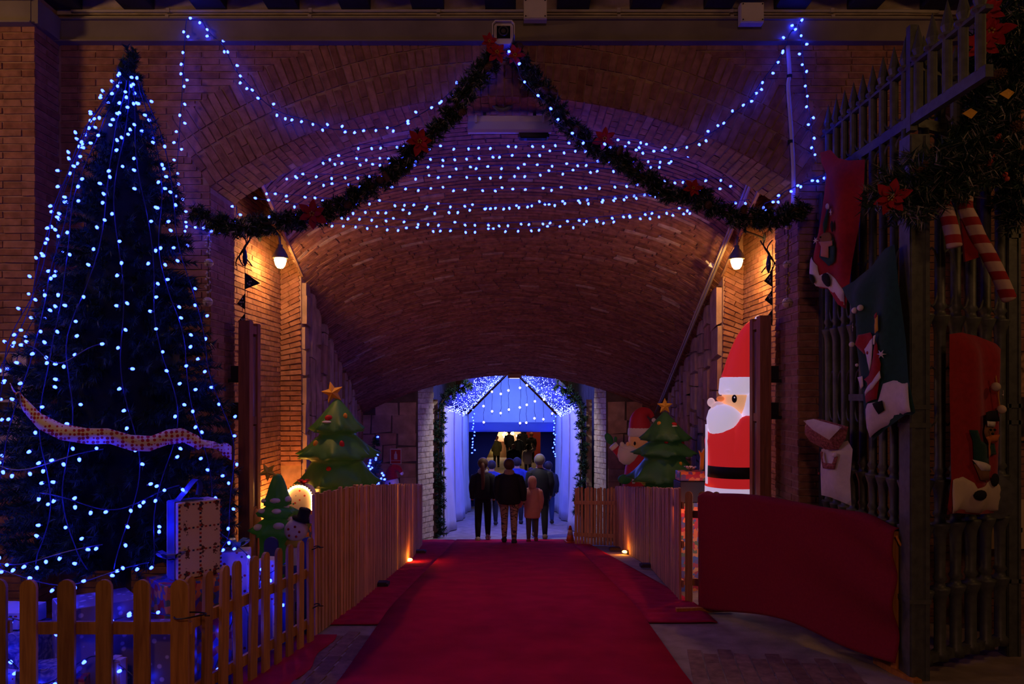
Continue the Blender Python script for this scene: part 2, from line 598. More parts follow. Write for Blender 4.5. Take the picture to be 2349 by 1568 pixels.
# ------------------------------------------------------------------ beam, conduits, boxes, porch ceiling
mb = MB().box((0, 6.268, 4.815), (7.7, .056, .19)).box((0, 6.255, 4.722), (7.7, .085, .014)).box((0, 6.255, 4.905), (7.7, .085, .014))
for s in (-1, 1):
    mb.box((s * 4.6, 5.952, 4.815), (1.5, .056, .19)).box((s * 4.6, 5.94, 4.722), (1.52, .085, .014)).box((s * 4.6, 5.94, 4.905), (1.52, .085, .014))
    mb.box((s * 3.822, 6.10, 4.815), (.056, .34, .19))
struct('trim_4', mb, M_BEAM)
for (zz, yy, rad, lb) in ((4.988, 6.258, .015, 'thick grey conduit pipe running above the beam'), (4.926, 6.240, .011, 'thin grey conduit pipe resting along the top edge of the beam')):
    r_ = thing('conduit_pipe', (0, yy, zz), lb, 'pipe')
    MB().tube([(-3.72, yy, zz), (-3.4, yy, zz), (0, yy, zz + .004), (3.3, yy, zz), (3.6, yy, zz - .006)], rad, 8).build('pipe_run', M_PIPE, r_, True)
    for xx in (-2.9, -1.7, -.62, .9, 1.85, 2.7):
        MB().box((xx, yy + .004, zz), (.028, .03 + rad, rad * 2.5)).build('clip', M_PIPE, r_)
for (px, py, sz, lb) in ((1228, 22, .19, 'square grey junction box on the conduit beside the security camera'), (1725, 30, .19, 'square white junction box on the conduit above the right swag of lights')):
    c = P(px, py, 6.13)
    r_ = thing('junction_box', c - Vector((0, 0, sz / 2)), lb, 'junction box', 'junction boxes')
    MB().box(c + Vector((0, .03, 0)), (sz, .07, sz * .86)).build('box_body', M_WHITEP, r_)
    MB().box(c + Vector((0, -.012, 0)), (sz * .96, .014, sz * .82)).build('lid', M_WHITEP, r_)
    for a in (-1, 1):
        for b in (-1, 1):
            MB().lathe([(.006, 0), (.006, .004)], c + Vector((a * sz * .42, -.023, b * sz * .34)), 8, axis=-Y_).build('screw', M_BLACK, r_)
mb = MB().box((0, 4.2, 5.30), (10, 4.3, .08))
ceil_ = struct('ceiling', mb, M_PLASTER)
for k in range(-7, 8):
    xx = -.096 + .609 * k
    jm = MB().box((xx, 4.15, 5.115), (.25 + jit(.02), 4.2, .24))
    jo = jm.build('joist', M_JOIST, ceil_)
mb = MB().box((0, 6.285, 5.13), (7.7, .03, .33))
struct('trim_5', mb, M_PLASTER)
# white downpipe on the right
pts = [P(1807, 106, 6.25), P(1811, 170, 6.25), P(1808, 200, 6.25), P(1815, 300, 6.25), P(1820, 400, 6.25), P(1819, 480, 6.25)]
r_ = thing('drain_pipe', pts[-1], 'slim white drain pipe running down the brick beside the arch', 'pipe')
MB().tube(spline(pts, 5), .017, 10).build('pipe_run', M_WHITEP, r_, True)
for py in (175, 325):
    MB().lathe([(.023, -.012), (.023, .012)], P(1813 if py > 300 else 1811, py, 6.25), 10).build('clamp', M_BLACK, r_)

# ------------------------------------------------------------------ the descending vault
V0, V1 = 6.84, 14.8
def vault(t, u):
    """t along the tunnel, u across from -1 to 1"""
    Y = V0 + (V1 - V0) * t
    hw = 2.46 + .54 * t
    top = 4.75 + (2.133 - 4.75) * t
    sag = .75 + (.784 - .75) * t
    fr = .6 + .4 * min(1, t * 1.25)
    return Vector((u * hw, Y, top - sag * (fr * u * u + (1 - fr) * u ** 8)))
mb = MB().grid(lambda a, b: vault(a, b * 2 - 1) + Vector((0, 0, .012)), 24, 40)
mb.grid(lambda a, b: vault(a, b * 2 - 1) + Vector((0, 0, .25)), 6, 20)
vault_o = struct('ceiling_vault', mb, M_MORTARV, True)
vault_o['kind'] = 'structure'
items = []
rowsN = 128
for i in range(rowsN):
    t = (i + .5) / rowsN
    pts = [vault(t, -1 + 2 * j / 90) for j in range(91)]
    cum = [0]
    for a, b in zip(pts, pts[1:]):
        cum.append(cum[-1] + (b - a).length)
    L_ = cum[-1]
    pit = .30
    s0 = -random.uniform(0, pit)
    def at(s):
        s = min(max(s, 0), L_)
        for j in range(90):
            if s <= cum[j + 1]:
                return -1 + 2 * (j + (s - cum[j]) / (cum[j + 1] - cum[j])) / 90
        return 1
    while s0 < L_:
        a, b = max(s0, 0), min(s0 + pit - .014, L_)
        s0 += pit
        if b - a < .04: continue
        pa, pb = vault(t, at(a)), vault(t, at(b))
        u = (pb - pa).normalized()
        um = at((a + b) / 2)
        v = (vault(t + .004, um) - vault(t - .004, um)).normalized()
        nn = u.cross(v).normalized()
        if nn.z > 0: nn = -nn
        v = nn.cross(u)
        dn = 1 if random.random() < .96 else random.uniform(-2, 3)
        c = (pa + pb) / 2 + nn * (-.012 + jit(.003) * dn + jit(.0015))
        items.append((c, u, v, nn, ((pb - pa).length, .052 * (1 + jit(.06)), .03)))
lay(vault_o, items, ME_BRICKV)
# ------------------------------------------------------------------ niches with the lamps, stone side walls
def side_x(Y):
    return 2.46 + .54 * (Y - V0) / (V1 - V0)
NB = 9.20
SET = .28
SETS = {-1: .0, 1: .0}
for sx, nm in ((-1, 'wall_niche_left'), (1, 'wall_niche_right')):
    SET = SETS[sx]
    mb = MB()
    mb.box((sx * 3.18, (V0 + 9.4) / 2, 2.0), (.60, 9.4 - V0, 5.4))
    mb.box((sx * 2.755, NB + .16, 2.0), (.27, .3, 5.4))
    mb.box((sx * 2.85, 8.1, 4.62), (.8, 2.6, .1))
    a, b = vault(0, sx), vault((NB - V0) / (V1 - V0), sx)
    mb.add([a, b, b + Vector((0, 0, 1.2)), a + Vector((0, 0, 1.2)), a + Vector((-sx * .03, 0, 0)), b + Vector((-sx * .03, 0, 0)), b + Vector((-sx * .03, 0, 1.2)), a + Vector((-sx * .03, 0, 1.2))],
           [(0, 1, 2, 3), (4, 7, 6, 5), (0, 4, 5, 1)])
    wl = struct(nm, mb, M_MORTAR)
    it = rows(Vector((sx * 2.876, V0, -.55)), Y_, Z_, X_ * -sx, 5.1, lambda h: [(0, NB - V0 + .005)])
    lay(wl, it, ME_BRICK, limit=240)
    # skewback: courses climbing towards the vault
    it = []
    for i in range(62):
        z = .9 + i * .062
        sl = max(0, min(1, (z - 1.9) / .9)) * .48
        u = Vector((-sx * math.cos(sl), 0, math.sin(sl)))
        v = Vector((sx * math.sin(sl) * -1 * -1 * (1 if sx > 0 else 1), 0, math.cos(sl)))
        v = Vector((-u.z * (1 if u.x > 0 else -1), 0, abs(u.x)))
        for (a, b) in ((0.01, .12), (.132, .262)) if i % 2 else ((.01, .262),):
            c = Vector((sx * 2.875, NB - .004, z)) + u * (a + b) / 2
            if c.z > 3.45: continue
            it.append((c, u if u.x > 0 else -u, v, -Y_, (b - a, .05, .03)))
    lay(wl, it, ME_BRICK, limit=100)
    mb = MB()
    mb.grid(lambda a, b: (sx * (side_x(NB + (V1 - NB) * a) + SET * (1 - max(0, b - .96) / .04)), NB + .01 + (V1 - NB) * a, (vault((NB + (V1 - NB) * a - V0) / (V1 - V0), 1).z + .05) * b + -1.7 * (1 - b)), 14, 50)
    mb.grid(lambda a, b: (sx * (side_x(NB + (V1 - NB) * a) + .8), NB + .01 + (V1 - NB) * a, 3.2 * b - 1.7 * (1 - b)), 4, 2)
    sw = struct('wall_tunnel_left' if sx < 0 else 'wall_tunnel_right', mb, M_MORTARV)
    it = []
    Y = NB + .03
    while Y < V1 - .1:
        wd = random.uniform(.28, .62)
        zz = fz(Y) - .1
        top = vault((Y + wd / 2 - V0) / (V1 - V0), 1).z
        while zz < top:
            h = random.uniform(.16, .5)
            h = min(h, top - zz + .02)
            ym = min(Y + wd, V1 - .05)
            dirv = Vector((sx * .113, 1, 0)).normalized()
            nn = Vector((-sx, sx * .113 * sx, 0)).normalized()
            c = Vector((sx * (side_x((Y + ym) / 2) + SET), (Y + ym) / 2, zz + h / 2)) + nn * (.004 + random.uniform(-.008, .02))
            it.append((c, dirv, Z_, nn, (ym - Y - .025, h - .025, .07)))
            zz += h
        Y += wd
    lay(sw, it, ME_STONE, 'stone_block')

# ------------------------------------------------------------------ end wall and the passage with the tent
M_DARKWALL = mat('dark_wall', (.10, .075, .065), .95, var=.4, vscale=3, bump=.6, bscale=12)  # dark brown with uneven tone
for sx, nm in ((-1, 'wall_end_left'), (1, 'wall_end_right')):
    mb = MB()
    ns = 10
    for i in range(ns):
        a, b = 1.88 + 1.5 * i / ns, 1.88 + 1.5 * (i + 1) / ns
        za, zb = (vault(1, min(1, q / 3.0)).z + .06 for q in (a, b))
        q = [(sx * a, V1 - .02, -1.8), (sx * b, V1 - .02, -1.8), (sx * b, V1 - .02, zb), (sx * a, V1 - .02, za), (sx * a, V1 + .3, -1.8), (sx * b, V1 + .3, -1.8), (sx * b, V1 + .3, zb), (sx * a, V1 + .3, za)]
        mb.add(q, [(0, 1, 2, 3), (4, 7, 6, 5), (0, 3, 7, 4), (1, 5, 6, 2)])
    ew = struct(nm, mb, M_DARKWALL)
    it = []
    z = -1.4
    while z < 2.0:
        h = random.uniform(.22, .42)
        x = 1.90
        while x < 3.3:
            wd = random.uniform(.25, .55)
            top = vault(1, min(1, (x + wd / 2) / 3.0)).z
            if z + h < top + .05:
                it.append((Vector((sx * (x + wd / 2), V1 - .02, z + h / 2)), X_, Z_, -Y_, (wd - .03, h - .03, .05)))
            x += wd
        z += h
    lay(ew, it, ME_STONE, 'stone_block')
    # white painted brick jamb of the passage
    ja, jb2 = Vector((sx * 1.89, V1 + .03, -1.5)), Vector((sx * (1.62 if sx < 0 else 1.70), V1 + .50, -1.5))
    ju = (jb2 - ja); jl = ju.length; ju = ju / jl
    jn = Vector((-sx * abs(ju.y), -abs(ju.x), 0))
    mb = MB().frame_box(ja - jn * .01, ju, Z_, jn, (0, jl), (-.3, 3.7), (-.10, 0))
    jw = struct('trim_6' if sx < 0 else 'trim_7', mb, M_MORTAR)
    it = rows(ja, ju, Z_, jn, 3.6, lambda h: [(0, jl)], bw=.25, bh=.10)
    lay(jw, it, ME_WBRICK)
    mb = MB().grid(lambda a, b: (sx * 2.02, V1 + 1.3 + 10.5 * a, -2.3 + 5 * b), 2, 2)
    struct('wall_passage_left' if sx < 0 else 'wall_passage_right', mb, M_DARKWALL)
mb = MB().box((0, 20.6, 3.0), (4.4, 12, .1), rx=R(-2))
struct('ceiling_passage', mb, M_DARKWALL)
# hall beyond
mb = MB().box((0, 50, 1), (16, .2, 8))
struct('wall_hall', mb, mat('hall_wall', (.12, .05, .04), .9))
mb = MB().box((0, 38, 4.2), (16, 24, .1))
struct('ceiling_hall', mb, M_DARKWALL)

# ------------------------------------------------------------------ carpets
M_CARPET = mat('red_carpet', (.50, .010, .055), .98, var=.18, vscale=3.5, bump=.5, bscale=420, spec=.05)
M_CARPET2 = mat('red_side_carpet', (.48, .016, .065), .98, var=.2, vscale=6, bump=.5, bscale=380, spec=.05)
def carpet(xa, xb, y0, y1, h, rip, label, m, ny=120, nx=10, rag=0.0):
    mb = MB()
    def fn(a, b):
        Y = y0 + (y1 - y0) * b
        A, B = xa(Y), xb(Y)
        x = A + (B - A) * a
        z = fz(Y) + h + rip * (.5 + .5 * math.sin(Y * 38 + x * 5 + 2 * math.sin(x * 3))) * (0 if a in (0.0, 1.0) else 1)
        return (x + (rag * jit(1) if a in (0, 1) else 0), Y, z)
    mb.grid(fn, nx, ny)
    k = len(mb.v)
    o = mb.build('carpet', m, None, True)
    sol = o.modifiers.new('thickness', 'SOLIDIFY'); sol.thickness = .008; sol.offset = 0
    return tag(o, label, 'carpet')
def lfence(Y):  # fence lines
    return -1.54 + (-1.82 + 1.54) * (Y - 5.79) / (15 - 5.79)
def rfence(Y):
    return 1.62 + (1.30 - 1.62) * (Y - 7.2) / (15 - 7.2)
carpet(lambda Y: -1.12, lambda Y: 1.15, 1.5, 15.05, .016, 0, 'wide red carpet runner leading down the middle of the tunnel', M_CARPET, 140, 6)
carpet(lambda Y: lfence(Y) - .12, lambda Y: -1.125, 6.22, 14.9, .012, .012, 'rippled red carpet strip between the runner and the slatted fence with the lit gift behind', M_CARPET2, 300, 10)
carpet(lambda Y: 1.155, lambda Y: rfence(Y) + .12 if Y > 7.2 else 1.74, 6.28, 14.9, .012, .012, 'rippled red carpet strip between the runner and the fence beside the traffic cone', M_CARPET2, 300, 10)
carpet(lambda Y: -2.05, lambda Y: -1.40 + .02 * math.sin(Y * 9), 2.6, 5.9, .012, .003, 'pinkish red carpet offcut under the low picket fence', M_CARPET2, 60, 6)
# ------------------------------------------------------------------ iron gate: leaf swung open, and the fixed side panel
def bar_profile(z0, z1, r):
    """slim iron column with flared collars, as (radius, height)"""
    pr = [(r * 1.5, z0), (r * 1.5, z0 + .05), (r, z0 + .07)]
    for zc in (.42, .86, 1.16, 2.28):
        pr += [(r, zc - .10), (r * 1.15, zc - .06), (r * 1.75, zc), (r * 1.75, zc + .012), (r * 1.05, zc + .016), (r * .82, zc + .05), (r * 1.25, zc + .075), (r * .9, zc + .10)]
    pr += [(r * .9, z1)]
    return [(a, b) for a, b in pr if b <= z1]
RAILZ, MIDZ, LOWZ = 3.57, 1.74, .12
def gate_panel(root, a, b, nb, zfloor, r, skip_mid=False):
    """bars between two ground points"""
    d = (b - a)
    ln = d.length
    u = d.normalized()
    nrm = Vector((-u.y, u.x, 0))
    me = MB().lathe(bar_profile(zfloor + .06, RAILZ - .03, r), (0, 0, 0), 10).mesh('bar', M_IRON, smooth=True)
    tip = MB().lathe([(r * .9, RAILZ + .03), (r * .9, RAILZ + .36), (r * 1.6, RAILZ + .375), (r * 1.6, RAILZ + .39), (r * .8, RAILZ + .40), (r * 1.25, RAILZ + .44), (r * .05, RAILZ + .60)], (0, 0, 0), 10).mesh('spear_tip', M_IRON, smooth=False)
    for i in range(nb):
        p = a + u * (ln * (i + .5) / nb)
        inst(me, 'bar', root, (p.x, p.y, 0))
        inst(tip, 'spear_tip', root, (p.x, p.y, 0))
    for zz, hh, tt in ((RAILZ, .07, .045), (zfloor + .09, .06, .05), (RAILZ + .36, .022, .05)):
        mb = MB().frame_box(a + Z_ * zz, u, Z_, nrm, (0, ln), (-hh / 2, hh / 2), (-tt / 2, tt / 2))
        mb.build('rail', M_IRON, root)
    # pointed-oval tracery at eye height, small arches under the top rail
    pw = ln / nb
    rot = Matrix.Rotation(math.atan2(u.y, u.x), 4, 'Z').to_quaternion()
    ov = MB().tube([Vector((pw * .42 * math.sin(t), 0, .20 * math.cos(t))) for t in [2 * PI * k / 14 for k in range(14)]], .008, 4, closed=True).mesh('oval', M_IRON)
    ar = MB().tube([Vector((pw * .42 * math.cos(t), 0, .10 * math.sin(t))) for t in [PI * k / 8 for k in range(9)]], .009, 4).mesh('small_arch', M_IRON)
    flip = rot @ Matrix.Rotation(PI, 4, 'X').to_quaternion()
    for i in range(nb - 1):
        c = a + u * (ln * (i + 1) / nb)
        inst(ov, 'oval', root, c + Z_ * MIDZ, rot)
        inst(ov, 'oval', root, c + Z_ * 2.55, rot)
        inst(ar, 'small_arch', root, c + Z_ * (RAILZ - .16), rot)
        inst(ar, 'small_arch', root, c + Z_ * (RAILZ + .16), flip)
GA, GB, GC = Vector((2.64, 6.26, 0)), Vector((2.66, 4.93, 0)), Vector((3.62, 5.42, 0))
root = thing('iron_gate', (2.64, 5.6, fz(5.6)), 'tall dark iron gate leaf with spear tips and Christmas sacks hanging on it', 'gate')
gate_panel(root, GA, GB, 9, -.2, .031)
root2 = thing('iron_gate', (3.1, 5.2, fz(5.2)), 'iron fence panel joining the gate post and carrying candy canes and a thick pine garland', 'fence')
gate_panel(root2, GB + Vector((.04, .03, 0)), GC, 6, -.12, .037)
for (p, rr, lb, rt) in ((GB + Vector((0, -.03, 0)), .066, 'gate_post', root2), (GC + Vector((.02, 0, 0)), .05, 'gate_post', root2), (GA + Vector((0, .0, 0)), .035, 'hinge_post', root)):
    mb = MB().box((p.x, p.y, 1.65), (rr * 2, rr * 2, 3.6)).box((p.x - rr * .7, p.y - rr * 1.05, 1.65), (rr * .35, .01, 3.58)).box((p.x + rr * .7, p.y - rr * 1.05, 1.65), (rr * .35, .01, 3.58))
    for zz in (.4, 1.55, 1.67, 2.9):
        mb.box((p.x, p.y, zz), (rr * 2.16, rr * 2.3, .03))
    mb.build(lb, M_IRON, rt)
# cresting that carries on past the post towards the square
GD = Vector((2.68, 4.16, 0))
du_ = (GD - GB); ln_ = du_.length; uu_ = du_.normalized(); nn_ = Vector((-uu_.y, uu_.x, 0))
for zz, hh in ((RAILZ, .07), (RAILZ + .36, .022)):
    MB().frame_box(GB + Z_ * zz, uu_, Z_, nn_, (0, ln_), (-hh / 2, hh / 2), (-.023, .023)).build('rail', M_IRON, root)
tip_ = MB().lathe([(.028, RAILZ + .03), (.028, RAILZ + .36), (.05, RAILZ + .375), (.05, RAILZ + .39), (.025, RAILZ + .40), (.039, RAILZ + .44), (.002, RAILZ + .60)], (0, 0, 0), 10).mesh('spear_tip', M_IRON)
for i in range(5):
    p = GB + du_ * ((i + .5) / 5)
    inst(tip_, 'spear_tip', root, (p.x, p.y, 0))
MB().box((GB.x, GB.y, RAILZ + .28), (.05, .05, .70)).build('crest_post', M_IRON, root)
mb = MB().box((2.60, 5.42, 1.73), (.03, .55, .05)); mb.build('latch_bar', M_IRON, root)
c = Vector((3.47, 5.30, 1.02))
MB().lathe([(.11, 0), (.11, .02), (.03, .03)], c, 20, axis=Vector((-.4, -1, 0)), sy=1.4).build('lock_plate', M_IRON, root2)

# ------------------------------------------------------------------ fences
def picket_mesh(name, w_, h, t, m, rnd=True):
    pts = [(-w_ / 2, 0), (w_ / 2, 0)]
    if rnd:
        pts += [(w_ / 2 * math.cos(a), h - w_ / 2 + w_ / 2 * math.sin(a)) for a in [PI * k / 8 for k in range(9)]]
    else:
        pts += [(w_ / 2, h), (-w_ / 2, h)]
    return MB().slab([Vector((x, -t / 2, z)) for x, z in pts], (0, t, 0)).mesh(name, m)
def fence(name, label, a, b, n, w_, h, t, m, rails, cat='fence', group=None, rnd=True, part='picket', lean=0.0, hj=0.0, base=.015, railside=1):
    """a, b ground points; pickets between them, rails on the far side"""
    a, b = Vector(a), Vector(b)
    root = thing(name, (a + b) / 2, label, cat, group)
    d = b - a
    flat = Vector((d.x, d.y, 0))
    u = flat.normalized()
    nrm = Vector((-u.y, u.x, 0))
    ang = math.atan2(u.y, u.x)
    me = picket_mesh(part, w_, h, t, m, rnd)
    for i in range(n):
        k = i / (n - 1) if n > 1 else .5
        p = a + d * k
        o = inst(me, part, root, (p.x, p.y, p.z + base))
        o.rotation_euler = (jit(lean), jit(lean * 1.2), ang)
        o.scale = (1 + jit(.06), 1, 1 + jit(hj))
    for rz in rails:
        q = nrm * railside * (t * .5 + .013)
        mb = MB().frame_box(a + q - u * w_ * .6, (d / flat.length), Z_, nrm, (0, flat.length + w_ * 1.2), (rz - .034, rz + .034), (-.011, .011))
        mb.build('rail', m, root)
    return root
# low picket fence round the Christmas tree
fa, fb, fc = on_floor(-2.86, 4.05), on_floor(-1.815, 4.05), on_floor(-1.55, 5.70)
fence('picket_fence', 'low round-topped picket fence in front of the Christmas tree gifts', on_floor(-2.64, 4.05), on_floor(-1.815, 4.05), 5, .091, .80, .02, M_PICKET, (.16, .545))
fence('picket_fence', 'end of a low picket fence at the pillar side of the Christmas tree', on_floor(-3.64, 4.07), on_floor(-2.82, 4.07), 5, .091, .80, .02, M_PICKET, (.16, .545))
fence('picket_fence', 'low picket fence running from the tree corner to the tall slatted fence', on_floor(-1.80, 4.12), fc, 10, .085, .80, .02, M_PICKET, (.16, .545), lean=.012)
# tall slatted fences, left side
def lf(x, y):
    return G(x, y)
segs = [((723, 1460), (807, 1398), 'slatted fence panel nearest the low picket fence, thin brown slats'), ((811, 1396), (908, 1312), 'long middle slatted fence panel beside the large green inflatable tree'), ((912, 1309), (944, 1283), 'short slatted fence panel beside the glowing floor light'), ((946, 1281), (967, 1252), 'last slatted fence panel by the white painted passage jamb')]
for (p0, p1, lb) in segs:
    a, b = G(*p0), G(*p1)
    ln = (b - a).length
    k = max(5, int(ln / .066))
    fence('slatted_fence', lb, a, b, k, .05, 1.12, .022, M_SLAT, (.18, .56, .94), rnd=False, part='slat', lean=.008, hj=.012, group=None)
segs = [((1560, 1379), (1494, 1304), 'slatted fence panel nearest the burgundy drape, thin brown slats'), ((1490, 1301), (1434, 1266), 'slatted fence panel above the glowing orange floor light and the waving Santa'), ((1431, 1264), (1413, 1254), 'narrow slatted fence panel where the fence turns towards the traffic cone')]
for (p0, p1, lb) in segs:
    a, b = G(*p0), G(*p1)
    ln = (b - a).length
    k = max(5, int(ln / .066))
    fence('slatted_fence', lb, a, b, k, .05, 1.08, .022, M_SLAT, (.18, .56, .94), rnd=False, part='slat', lean=.008, hj=.012, railside=-1)
a, b = G(1409, 1253), G(1321, 1249)
b.z = fz(b.y)
fence('picket_fence', 'light brown picket fence with gaps beside the orange traffic cone', a, b, 13, .044, 1.06, .02, M_SLAT, (.2, .8), rnd=True, lean=.012, hj=.015)
fence('picket_fence', 'short picket fence between the slatted fence and the burgundy drape', on_floor(1.70, 7.12), on_floor(1.93, 7.0), 3, .075, 1.06, .02, M_PICKET, (.2, .85), railside=1)
# feet of the fences: dark flat blocks on the carpet
for (x, y, lb) in ((868, 1348, 'dark fence foot block on the carpet by the long slatted panel'), (961, 1271, 'dark fence foot block by the last slatted panel'), (1488, 1304, 'dark fence foot block on the carpet by the panel near the drape'), (1413, 1264, 'dark fence foot block beside the orange floor light')):
    p = G(x, y)
    s = 1 if x < 1174 else -1
    mb = MB().box((p.x + s * .02, p.y, fz(p.y) + .045), (.19, .13, .035)).box((p.x + s * .02, p.y, fz(p.y) + .067), (.15, .10, .012))
    tag(mb.build('fence_foot', mat('foot_rubber', (.05, .03, .035), .8, var=.2)), lb, 'fence foot', 'fence feet')
# cable ties
for (x, y, Y, lb) in ((431, 1414, 4.02, 'black cable tie binding the picket fence corner by the gifts'), (722, 1257, 5.72, 'black cable tie joining picket fence and slatted fence, the upper one'), (722, 1391, 5.74, 'black cable tie joining picket fence and slatted fence, the lower one')):
    c = P(x, y, Y)
    wd = .085 if x < 500 else .03
    pts = [c + Vector((wd * math.cos(t), .03 + .055 * math.sin(t), .006 * math.cos(t * 1.0) - .004 * math.sin(2 * t))) for t in [2 * PI * k / 20 for k in range(20)]]
    tag(MB().tube(pts, .0045, 5, closed=True).tube([c + Vector((wd, .02, 0)), c + Vector((wd + .04, -.02, .012))], .004, 5).build('cable_tie', M_BLACK), lb, 'cable tie', 'cable ties')

# ------------------------------------------------------------------ burgundy drape over a wooden barrier
e0, e1 = on_floor(2.60, 4.98), on_floor(1.735, 6.72)
root = thing('draped_barrier', (e0 + e1) / 2, 'burgundy cloth draped over a wooden barrier in front of the gate', 'barrier')
du = (e1 - e0); flat = Vector((du.x, du.y, 0)); L0 = flat.length; u = flat / L0
nrm = Vector((-u.y, u.x, 0))
if nrm.y > 0: nrm = -nrm
def drape(a, b):
    # a along the barrier (0 near end .. 1), b from far hem over the top to the front hem
    s = a * L0
    base = e0 + du * a
    H = 1.07 - .10 * math.exp(-(a / .09) ** 2) - .02 * math.sin(a * 7)
    H += .02 * math.exp(-((a - .97) / .02) ** 2)
    if b < .3:
        k = b / .3
        off, z = -.05, .25 + (H - .25) * k
    elif b < .36:
        k = (b - .3) / .06
        off, z = -.05 + .10 * k, H + .015 * math.sin(PI * k)
    else:
        k = (b - .36) / .64
        hem = .10 + .10 * math.sin(a * PI) ** 2 - .06 * a
        z = H + (hem - H) * k
        fold = .035 * math.sin(9 * (a * 1.3 + .9 * k * (1 - a) ** 1.5) * 1.4 + 2.2 * k) * (1 - a) * min(1, k * 3) * (1.1 - .4 * k)
        sw = .06 * k * k * (1 - a) * math.sin(PI * min(1, a * 1.1 + .1))
        off = .055 + fold + sw + .01 * math.sin(14 * a + 5 * k)
    return base + nrm * off + Z_ * z + (-u) * (.05 * (1 - a) ** 3 * max(0, (b - .36)))
mb = MB().grid(drape, 70, 70)
o = mb.build('drape', M_BURG, root, True)
sl = o.modifiers.new('thickness', 'SOLIDIFY'); sl.thickness = .006
M_YWOOD = wood_mat('yellow_wood', (.50, .17, .02), (.68, .27, .03))
for a in (.012, .985):
    p = e0 + du * a
    MB().box((p.x, p.y, p.z + .47), (.045, .045, .94), rz=math.atan2(u.y, u.x)).build('leg', M_YWOOD, root)
p = e0 + du * .985
MB().box((p.x - .02, p.y - .03, p.z + .03), (.52, .04, .045), rz=R(6)).build('foot', M_YWOOD, root)
p = e0 + du * .012
MB().box((p.x, p.y - .01, p.z + .02), (.06, .42, .04), rz=R(8)).build('foot', M_YWOOD, root)
MB().frame_box(e0 + Z_ * .93, du / L0, Z_, nrm, (.0, L0), (-.03, .03), (-.018, .018)).build('rail', M_YWOOD, root)
c = P(2063, 1235, 4.95)
MB().tube(spline([c + Vector((-.02, 0, .02)), c + Vector((0, -.005, -.03)), c + Vector((.022, 0, -.06)), c + Vector((.018, .0, -.12))], 5), .008, 6).build('yellow_cord', mat('cord_orange', (.75, .28, .03), .7), root)

# ------------------------------------------------------------------ wooden door leaves folded back at the arch
def door_leaf(name, sx, x0, Y0, z1, label):
    p = Vector((x0, Y0, fz(Y0)))
    root = thing(name, p, label, 'door leaf')
    h = z1 - p.z
    MB().box((x0, Y0, p.z + h / 2 + .01), (.10, .10, h - .02)).build('front_stile', M_DOORWOOD, root)
    MB().box((x0 + .0, Y0 + .25, p.z + h / 2 + .01), (.07, .08, h - .03)).build('rear_stile', M_DOORWOOD, root)
    for k in range(3):
        z0 = p.z + .06 + k * (h - .15) / 3
        MB().box((x0, Y0 + .13, z0 + (h - .2) / 6), (.035, .17, (h - .2) / 3 - .05)).build('panel', mat('door_panel', (.20, .11, .10), .35, var=.2), root)
    for k in range(4):
        z0 = p.z + .05 + k * (h - .12) / 3
        MB().box((x0, Y0 + .13, z0), (.055, .18, .075)).build('cross_rail', M_DOORWOOD, root)
    for zz in (1.95, .0 + 1.62):
        mb = MB().box((x0 + sx * .085, Y0 - .02, zz), (.07, .05, .12)).box((x0 + sx * .13, Y0 - .02, zz - .075), (.17, .035, .03))
        mb.build('hinge', M_BLACK, root)
    return root
door_leaf('door_leaf', -1, (564 - CX) * 6.72 / F, 6.72, 1.75 + 165 * 6.9 / F, 'dark wooden door leaf standing edge-on behind the Christmas tree')
door_leaf('door_leaf', 1, (1752 - CX) * 6.72 / F, 6.72, 1.75 + 176 * 6.9 / F, 'dark wooden door leaf standing edge-on in front of the tall glowing Santa')

# ------------------------------------------------------------------ wall lamps in the niches
def wall_lamp(px, py, sx, label):
    c = P(px, py, 8.3)
    root = thing('wall_lamp', c - Vector((0, 0, .09)), label, 'lamp', None)
    M_GL = mat('lamp_globe', (1, .8, .4), .4, emit=(1.0, .49, .115), es=320.0)
    MB().lathe([(.004, -.095), (.03, -.088), (.05, -.06), (.064, -.01), (.064, .01), (.05, .04)], c, 18).build('globe', M_GL, root, True)
    MB().lathe([(.085, .018), (.088, .028), (.075, .065), (.045, .12), (.028, .14), (.028, .17)], c, 18).build('cap', M_IRON, root, True)
    pts = spline([c + Vector((0, 0, .16)), c + Vector((sx * .02, 0, .27)), c + Vector((sx * .10, .02, .33)), Vector((sx * 2.855, 8.42, c.z + .28))], 6)
    MB().tube(pts, .012, 8).build('bracket', M_IRON, root, True)
    MB().lathe([(.05, 0), (.05, .015), (.02, .02)], Vector((sx * 2.876, 8.42, c.z + .28)), 14, axis=Vector((-sx, 0, 0))).build('wall_plate', M_IRON, root)
    return root
wall_lamp(643, 596, -1, 'glowing yellow wall lamp on the brick niche above the green inflatable trees')
wall_lamp(1690, 598, 1, 'glowing yellow wall lamp on the brick niche above the tall Santa')
# pipes along the right springing of the vault
for k, off in enumerate((0, .055)):
    pts = [vault(t, .97) + Vector((-.03 - off, 0, -.03 - off * .9)) for t in (0.02, .2, .4, .6, .8, .97)]
    tag(MB().tube(pts, .018 if k == 0 else .013, 8).build('vault_pipe', M_PIPE, None, True), ('thick pipe following the edge of the vault above the Santas', 'thin pipe clipped below the thick one along the edge of the vault')[k], 'pipe', 'pipes along the vault')
p = vault(.27, .96) + Vector((-.08, 0, -.10))
r_ = thing('small_box', p, 'small beige connection box on the vault pipe beside the right lamp', 'junction box')
MB().box(p + Vector((0, 0, .03)), (.07, .05, .05), ry=.5).build('box_body', M_WHITEP, r_)
MB().tube([p + Vector((-.03, 0, .05)), p + Vector((-.07, 0, .09))], .012, 8).build('gland', M_PIPE, r_)

